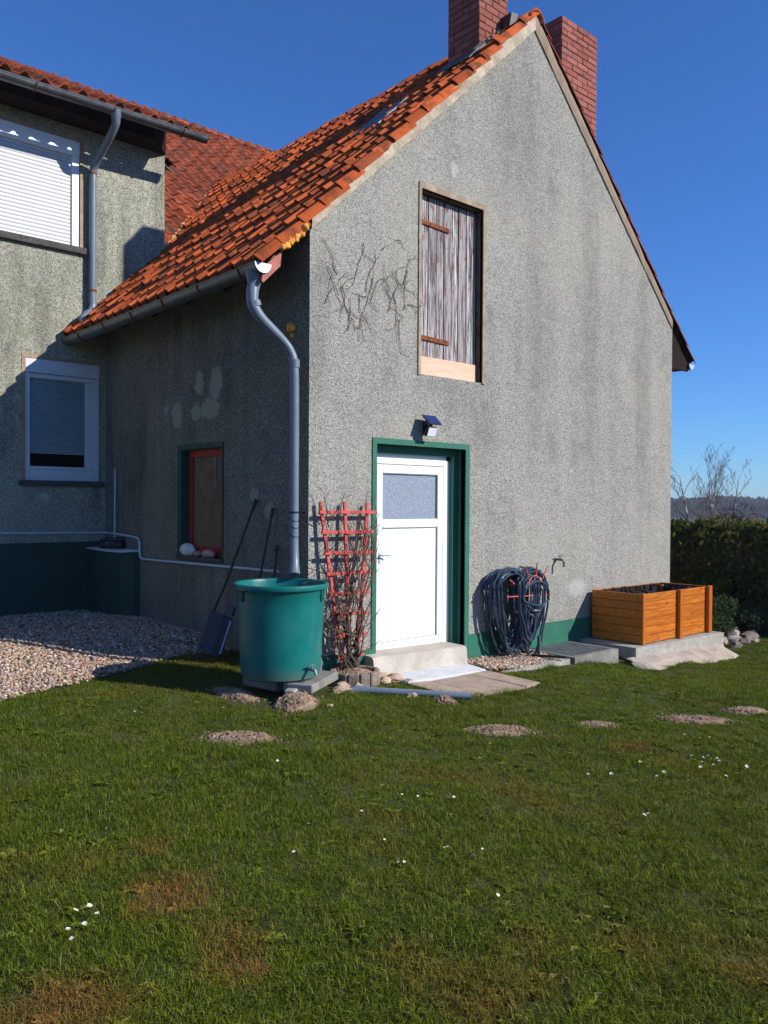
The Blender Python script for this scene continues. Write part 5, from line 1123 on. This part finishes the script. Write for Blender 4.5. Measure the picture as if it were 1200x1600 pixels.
# daisies
def daisy_mesh(seed):
    rd_ = random.Random(seed); mb = MB(); n = 13; h = .045
    for k in range(n):
        a_ = 2*math.pi*k/n+rd_.uniform(-.1, .1); L_ = .0125*rd_.uniform(.85, 1.1); ca, sa = math.cos(a_), math.sin(a_); up = .004*rd_.uniform(.3, 1.6)
        mb.quad((ca*.004-sa*.0015, sa*.004+ca*.0015, h), (ca*L_-sa*.0028, sa*L_+ca*.0028, h+up), (ca*L_*1.08, sa*L_*1.08, h+up), (ca*L_+sa*.0028, sa*L_-ca*.0028, h+up), (ca*.004+sa*.0015, sa*.004-ca*.0015, h))
    mb.cur = 1; mb.lathe((0, 0, h), [(.0055, .0), (.0045, .003), (.0, .0042)], 8); mb.cur = 2; mb.tube([(0, 0, -.01), (.002, 0, h*.6), (0, 0, h)], .0012, 5)
    me = bpy.data.meshes.new('daisy'); me.from_pydata(mb.v, [], mb.f)
    for m in (M['petal'], M['yolk'], M['grass']): me.materials.append(m)
    me.polygons.foreach_set('material_index', mb.mi); return me
DM = [daisy_mesh(i) for i in range(4)]
def unproj(u, v, z0=0.):
    a_, b_ = u-600, v-800; xx = a_*math.cos(_g)+b_*math.sin(_g); yy = -a_*math.sin(_g)+b_*math.cos(_g)
    d = _r0*(xx/1287.9)+_u0*(-yy/1287.9)+_f; z = z0
    for _ in range(4): p = EYE+d*((z-EYE.z)/d.z); z = gz1(p.x, p.y)+z0
    return p
DA = [((110, 1424), (135, 1415), (151, 1428), (133, 1442), (107, 1452), (115, 1463)), ((491, 1280), (485, 1285), (460, 1329), (565, 1264), (600, 1307)), ((621, 1238), (628, 1238), (651, 1240), (618, 1264), (627, 1262), (624, 1343), (630, 1344), (692, 1322), (699, 1321), (736, 1333), (753, 1322), (772, 1392), (710, 1242), (675, 1461)),
      ((1084, 1180), (1097, 1182), (1110, 1180), (1095, 1189), (1117, 1194), (1125, 1188), (1120, 1184), (1165, 1195), (1168, 1200), (1132, 1213), (1096, 1197), (1037, 1206), (1030, 1214), (1014, 1186), (1000, 1192), (968, 1177), (925, 1202), (919, 1209), (957, 1209), (1002, 1272), (1017, 1272), (1152, 1210), (1070, 1147), (1094, 1153), (1109, 1151)), ((212, 1110), (222, 1113), (350, 1106), (432, 1187))]
DLB = ['white daisy in the cluster at the lower left of the lawn', 'white daisy in the sparse row left of the lawn centre', 'white daisy scattered in the middle of the lawn', 'white daisy in the drift on the right side of the lawn', 'lone white daisy near the gravel edge on the left']
dn = 0
for grp, lb in zip(DA, DLB):
    for (u, v) in grp:
        p = unproj(u, v, .045); o = bpy.data.objects.new('daisy', DM[dn % 4]); link(o); dn += 1
        sc_ = R.uniform(.62, .9)*(.72 if grp in (DA[1], DA[2]) else 1); o.matrix_world = Matrix.Translation((p.x, p.y, gz1(p.x, p.y)+.012)) @ Euler((R.gauss(.15, .2), R.gauss(0, .2), R.uniform(0, 6))).to_matrix().to_4x4() @ Matrix.Scale(sc_, 4)
        tag(o, lb, 'daisy', lb.replace('white daisy', 'daisies').replace('lone daisies', 'daisies'))
# ------------------------------------------------------------------ scattered grass and pebbles (geometry nodes on point clouds)
def inpoly(x, y, poly):
    inside = np.zeros(x.shape, bool); j = len(poly)-1
    for i in range(len(poly)):
        xi, yi = poly[i]; xj, yj = poly[j]
        c = ((yi > y) != (yj > y)) & (x < (xj-xi)*(y-yi)/(yj-yi+1e-12)+xi); inside ^= c; j = i
    return inside
GRAV = [(-7, -.9), (-4.2, -.15), (-2.46, .70), (-2.0, .86), (-1.53, 1.0), (-1.0, 1.22), (-.5, 1.42), (-.25, 1.36), (-.01, 1.25), (-.01, L), (-7, L)]
GRAV2 = [(1.92, -.54), (3.06, -.63), (3.08, -.0), (2.05, -.0)]
BARE = [[(-.95, .3), (-.98, -.4), (-.75, -.8), (-.35, -.72), (0, -.45), (.15, -.45), (.75, -.5), (.75, 0), (0, 0), (0, .7)], [(.7, -.53), (1.87, -.49), (1.95, -.05), (.66, -.05)], [(.74, -.5), (1.87, -.5), (1.85, -1.17), (1.30, -1.22), (1.0, -1.16), (.80, -1.0)], [(1.86, -.5), (3.1, -.62), (3.08, -.73), (1.93, -.62)], [(3.05, -.74), (3.95, -.72), (4.0, -1.04), (4.3, -1.10), (5.2, -1.15), (6.1, -1.16), (6.18, 0), (3.05, 0)], [(6.1, -1.05), (7.5, -.85), (8.6, -.6), (8.5, 4), (6.1, 4)], [(0, 0), (W, 0), (W, 9), (0, 9)], [(8.45, -3.2), (9.6, -3.2), (9.6, 9), (8.45, 9)]]
MOLES = [(-1.42, -1.12, .24), (.24, -2.06, .22), (.97, -2.39, .15), (1.83, -2.77, .23), (2.44, -2.88, .18), (.55, -1.19, .09)]
def camvis(x, y, m=.06):
    dx, dy = x-EYE.x, y-EYE.y; d = dx*_f.x+dy*_f.y; r_ = dx*_r0.x+dy*_r0.y
    return (d > 1.6) & (np.abs(r_) < d*(600/1287.9+m)+.5), d
def fbm(x, y, s_, seed, n=4):
    out = np.zeros_like(x); amp = 1.; rs0 = np.random.RandomState(seed)
    for k in range(n):
        for _ in range(3):
            a_ = rs0.uniform(0, 6.28); ph = rs0.uniform(0, 6.28); out += amp*np.sin((x*np.cos(a_)+y*np.sin(a_))*s_*2**k*rs0.uniform(.8, 1.3)+ph)
        amp *= .6
    return out/3.
def scatter(name, pts, attrs, protos, label_kind='stuff'):
    me = bpy.data.meshes.new(name); me.from_pydata(pts.tolist(), [], [])
    for k, vals in attrs.items():
        at = me.attributes.new(k, 'FLOAT_VECTOR' if vals.ndim == 2 else 'FLOAT', 'POINT'); at.data.foreach_set('vector' if vals.ndim == 2 else 'value', vals.astype(np.float32).ravel())
    o = bpy.data.objects.new(name, me); link(o); o['kind'] = label_kind
    ng = bpy.data.node_groups.new(name, 'GeometryNodeTree'); ng.interface.new_socket('Geometry', in_out='INPUT', socket_type='NodeSocketGeometry'); ng.interface.new_socket('Geometry', in_out='OUTPUT', socket_type='NodeSocketGeometry')
    nd = ng.nodes; ln = ng.links.new; gi_ = nd.new('NodeGroupInput'); go = nd.new('NodeGroupOutput'); jn = nd.new('GeometryNodeJoinGeometry')
    def attr(nm, typ):
        a_ = nd.new('GeometryNodeInputNamedAttribute'); a_.data_type = typ; a_.inputs['Name'].default_value = nm; return a_.outputs['Attribute']
    rot = attr('rot', 'FLOAT_VECTOR'); scl = attr('scl', 'FLOAT_VECTOR'); pk = attr('pick', 'FLOAT')
    e2r = nd.new('FunctionNodeEulerToRotation'); ln(rot, e2r.inputs[0])
    for i, po in enumerate(protos):
        oi_ = nd.new('GeometryNodeObjectInfo'); oi_.inputs['Object'].default_value = po; oi_.inputs['As Instance'].default_value = True
        cmp = nd.new('FunctionNodeCompare'); cmp.data_type = 'FLOAT'; cmp.operation = 'EQUAL'; ln(pk, cmp.inputs[0]); cmp.inputs[1].default_value = float(i); cmp.inputs['Epsilon'].default_value = .1
        ip = nd.new('GeometryNodeInstanceOnPoints'); ln(gi_.outputs[0], ip.inputs['Points']); ln(cmp.outputs[0], ip.inputs['Selection']); ln(oi_.outputs['Geometry'], ip.inputs['Instance']); ln(e2r.outputs[0], ip.inputs['Rotation']); ln(scl, ip.inputs['Scale']); ln(ip.outputs[0], jn.inputs[0])
    ln(jn.outputs[0], go.inputs[0]); md = o.modifiers.new('scatter', 'NODES'); md.node_group = ng; return o
def tuft(seed, n, rad_, h0, h1, wd):
    rt_ = random.Random(seed); mb = MB()
    for _ in range(n):
        a_ = rt_.uniform(0, 6.28); d = math.sqrt(rt_.random())*rad_; bx_, by_ = d*math.cos(a_), d*math.sin(a_); h = rt_.uniform(h0, h1); az = rt_.uniform(0, 6.28); bend = rt_.uniform(.3, 1.15)*h; w_ = wd*rt_.uniform(.7, 1.3)
        dx, dy = math.cos(az), math.sin(az); px_, py_ = -dy*w_*.5, dx*w_*.5
        p0 = (bx_, by_, -.01); p1 = (bx_+dx*bend*.3, by_+dy*bend*.3, h*.6); p2 = (bx_+dx*bend, by_+dy*bend, h*(.98-.40*bend/h))
        i = len(mb.v); mb.v += [(p0[0]-px_, p0[1]-py_, p0[2]), (p0[0]+px_, p0[1]+py_, p0[2]), (p1[0]-px_*.8, p1[1]-py_*.8, p1[2]), (p1[0]+px_*.8, p1[1]+py_*.8, p1[2]), p2]; mb.f += [(i, i+1, i+3, i+2), (i+2, i+3, i+4)]; mb.mi += [0, 0]
    me = bpy.data.meshes.new('grass_tuft'); me.from_pydata(mb.v, [], mb.f); me.materials.append(M['grass']); me.polygons.foreach_set('use_smooth', [True]*len(mb.f)); return bpy.data.objects.new('grass_tuft', me)
def rosette(seed):
    rt_ = random.Random(seed); mb = MB()
    for k in range(9):
        a_ = 2*math.pi*k/9+rt_.uniform(-.3, .3); L_ = rt_.uniform(.03, .055); w_ = L_*.26; ca, sa = math.cos(a_), math.sin(a_); h1, h2 = rt_.uniform(.010, .022), rt_.uniform(.006, .026)
        P3 = [(0, 0, .004), (ca*L_*.5-sa*w_, sa*L_*.5+ca*w_, h1), (ca*L_, sa*L_, h2), (ca*L_*.5+sa*w_, sa*L_*.5-ca*w_, h1)]
        mb.quad(P3[0], P3[1], P3[2]); mb.quad(P3[0], P3[2], P3[3])
    me = bpy.data.meshes.new('weed_rosette'); me.from_pydata(mb.v, [], mb.f); me.materials.append(M['grass']); return bpy.data.objects.new('weed_rosette', me)
rs = np.random.RandomState(5)
N0 = 380000; gx = rs.uniform(-6, 10.5, N0); gy = rs.uniform(-6, 4.5, N0)
vis, dep = camvis(gx, gy)
dens = np.clip(720/(np.clip(dep, 2, 30)*.42), 110, 820)/ (N0/(16.5*10.5))
ok = vis & (rs.rand(N0) < dens) & ~inpoly(gx, gy, GRAV) & (gx < 8.7)
jx, jy = gx+.03*fbm(gx, gy, 9, 3), gy+.03*fbm(gx, gy, 9, 4)
for b_ in BARE[:4]+BARE[4:]: ok &= ~inpoly(jx, jy, b_)
for (mx_, my_, mr) in MOLES: ok &= np.hypot((jx-mx_), (jy-my_)) > mr*.62
gx, gy, dep = gx[ok], gy[ok], dep[ok]; n = len(gx)
p1 = fbm(gx, gy, 1.6, 11); p2 = fbm(gx, gy, 4.5, 12)
near = np.clip((4.6-dep)/2.6, 0, 1)
dry = np.clip((p1*.55+p2*.45-.45+.75*near*.45)*.8, 0, .75)+.12*np.clip(fbm(gx, gy, .9, 31), 0, 1)
for (u, v, rr0, k_) in ((270, 1400, .20, 1.), (365, 1510, .13, 1.), (300, 1385, .14, .9), (355, 1465, .15, .8), (235, 1325, .12, .7), (90, 1590, .25, .9), (680, 1530, .16, .5), (760, 1580, .15, .6), (825, 1475, .14, .5), (1180, 1510, .22, .6), (1000, 1480, .2, .4), (820, 1540, .2, .4), (990, 1168, .16, .7), (970, 1172, .12, .6), (170, 1085, .12, .6), (640, 1500, .14, .5), (860, 1152, .14, .5)):
    p = unproj(u, v); dd_ = np.hypot(gx-p.x, gy-p.y)/rr0+.25*fbm(gx, gy, 14, 5); dry = np.maximum(dry, k_*np.clip(1.3-dd_, 0, 1))
h_ = .75+.38*fbm(gx, gy, 2.6, 21)+.18*rs.randn(n); h_ = np.clip(h_*(1-.3*dry), .55, 1.45)
edge = np.zeros(n)
for b_ in BARE[1:5]:
    bb = np.concatenate([np.linspace(b_[i_], b_[(i_+1) % len(b_)], 12) for i_ in range(len(b_))]); edge = np.maximum(edge, np.clip(1-np.min(np.hypot(gx[:, None]-bb[:, 0], gy[:, None]-bb[:, 1]), 1)/.16, 0, 1))
h_ *= 1+.75*edge
pts = np.stack([gx, gy, gz(gx, gy)], 1)
rot = np.stack([rs.randn(n)*.10, rs.randn(n)*.10, rs.uniform(0, 6.28, n)], 1); wsc = rs.uniform(.85, 1.25, n)
scl = np.stack([wsc, wsc, h_], 1)
protos = [tuft(i, 64, .065, .012, .040, .0023) for i in range(5)]+[tuft(90, 26, .06, .022, .065, .0028), rosette(1), rosette(2), tuft(91, 9, .08, .006, .016, .0026)]
pick = np.where(rs.rand(n) < .06, 5, rs.randint(0, 5, n)).astype(float)
q_ = rs.rand(n); pick[q_ < .035*np.clip(1+fbm(gx, gy, 1.2, 41), .1, 2)] = 6; pick[(q_ > .5) & (q_ < .512)] = 7; st_ = q_ > .955-.05*dry; pick[st_] = 8; dry[st_] = 1.; h_[st_] = 1.3; h_[(pick == 6) | (pick == 7)] = 1.
scatter('grass', pts, {'rot': rot, 'scl': scl, 'pick': pick, 'dry': dry}, protos)
def gravel_base(poly, name, seed, z0=.006):
    bm = bmesh.new(); vs = [bm.verts.new((p[0], p[1], 0)) for p in poly]; bm.faces.new(vs); bmesh.ops.triangulate(bm, faces=bm.faces[:])
    for _ in range(4): bmesh.ops.subdivide_edges(bm, edges=[e for e in bm.edges if e.calc_length() > .2], cuts=1, use_grid_fill=False); bmesh.ops.triangulate(bm, faces=bm.faces[:])
    for v in bm.verts: v.co.z = gz1(v.co.x, v.co.y)+z0
    MB().addbm(bm).build(name, M['gravelbase'], None, True, 'structure')
gravel_base(GRAV, 'gravel_bed', 1); gravel_base(GRAV2, 'gravel_strip', 2, .02)
def stone_proto(seed):
    bm = bmesh.new(); bmesh.ops.create_icosphere(bm, subdivisions=2, radius=1); rt_ = random.Random(seed); o3 = Vector((seed*3.3, 1, 2))
    for v in bm.verts: k = 1+.28*noise.noise(v.co*.9+o3); v.co = Vector((v.co.x*1.2*k, v.co.y*.9*k, v.co.z*.62*k))
    me = bpy.data.meshes.new('pebble'); bm.to_mesh(me); bm.free(); me.materials.append(M['pebble']); me.polygons.foreach_set('use_smooth', [True]*len(me.polygons)); return bpy.data.objects.new('pebble', me)
SP = [stone_proto(i) for i in range(5)]
def pebbles(name, poly, n, s0, s1, seed, zoff=.012):
    q = np.random.RandomState(seed); bb = np.array(poly); x = q.uniform(bb[:, 0].min(), bb[:, 0].max(), n); y = q.uniform(bb[:, 1].min(), bb[:, 1].max(), n)
    v_, d_ = camvis(x, y); k = inpoly(x+.02*q.randn(n), y+.02*q.randn(n), poly) & v_; x, y = x[k], y[k]; m_ = len(x)
    s_ = q.uniform(s0, s1, m_)*np.where(q.rand(m_) < .08, 1.5, 1); sc3 = np.stack([s_*q.uniform(.8, 1.2, m_), s_*q.uniform(.8, 1.2, m_), s_], 1)
    scatter(name, np.stack([x, y, gz(x, y)+zoff+q.uniform(-.004, .014, m_)], 1), {'rot': np.stack([q.randn(m_)*.4, q.randn(m_)*.4, q.uniform(0, 6.28, m_)], 1), 'scl': sc3, 'pick': q.randint(0, 5, m_).astype(float), 'dry': q.rand(m_)}, SP)
pebbles('gravel', GRAV, 95000, .0065, .0165, 3, .010)
pebbles('gravel_by_hose', GRAV2, 5200, .008, .019, 4, .028)
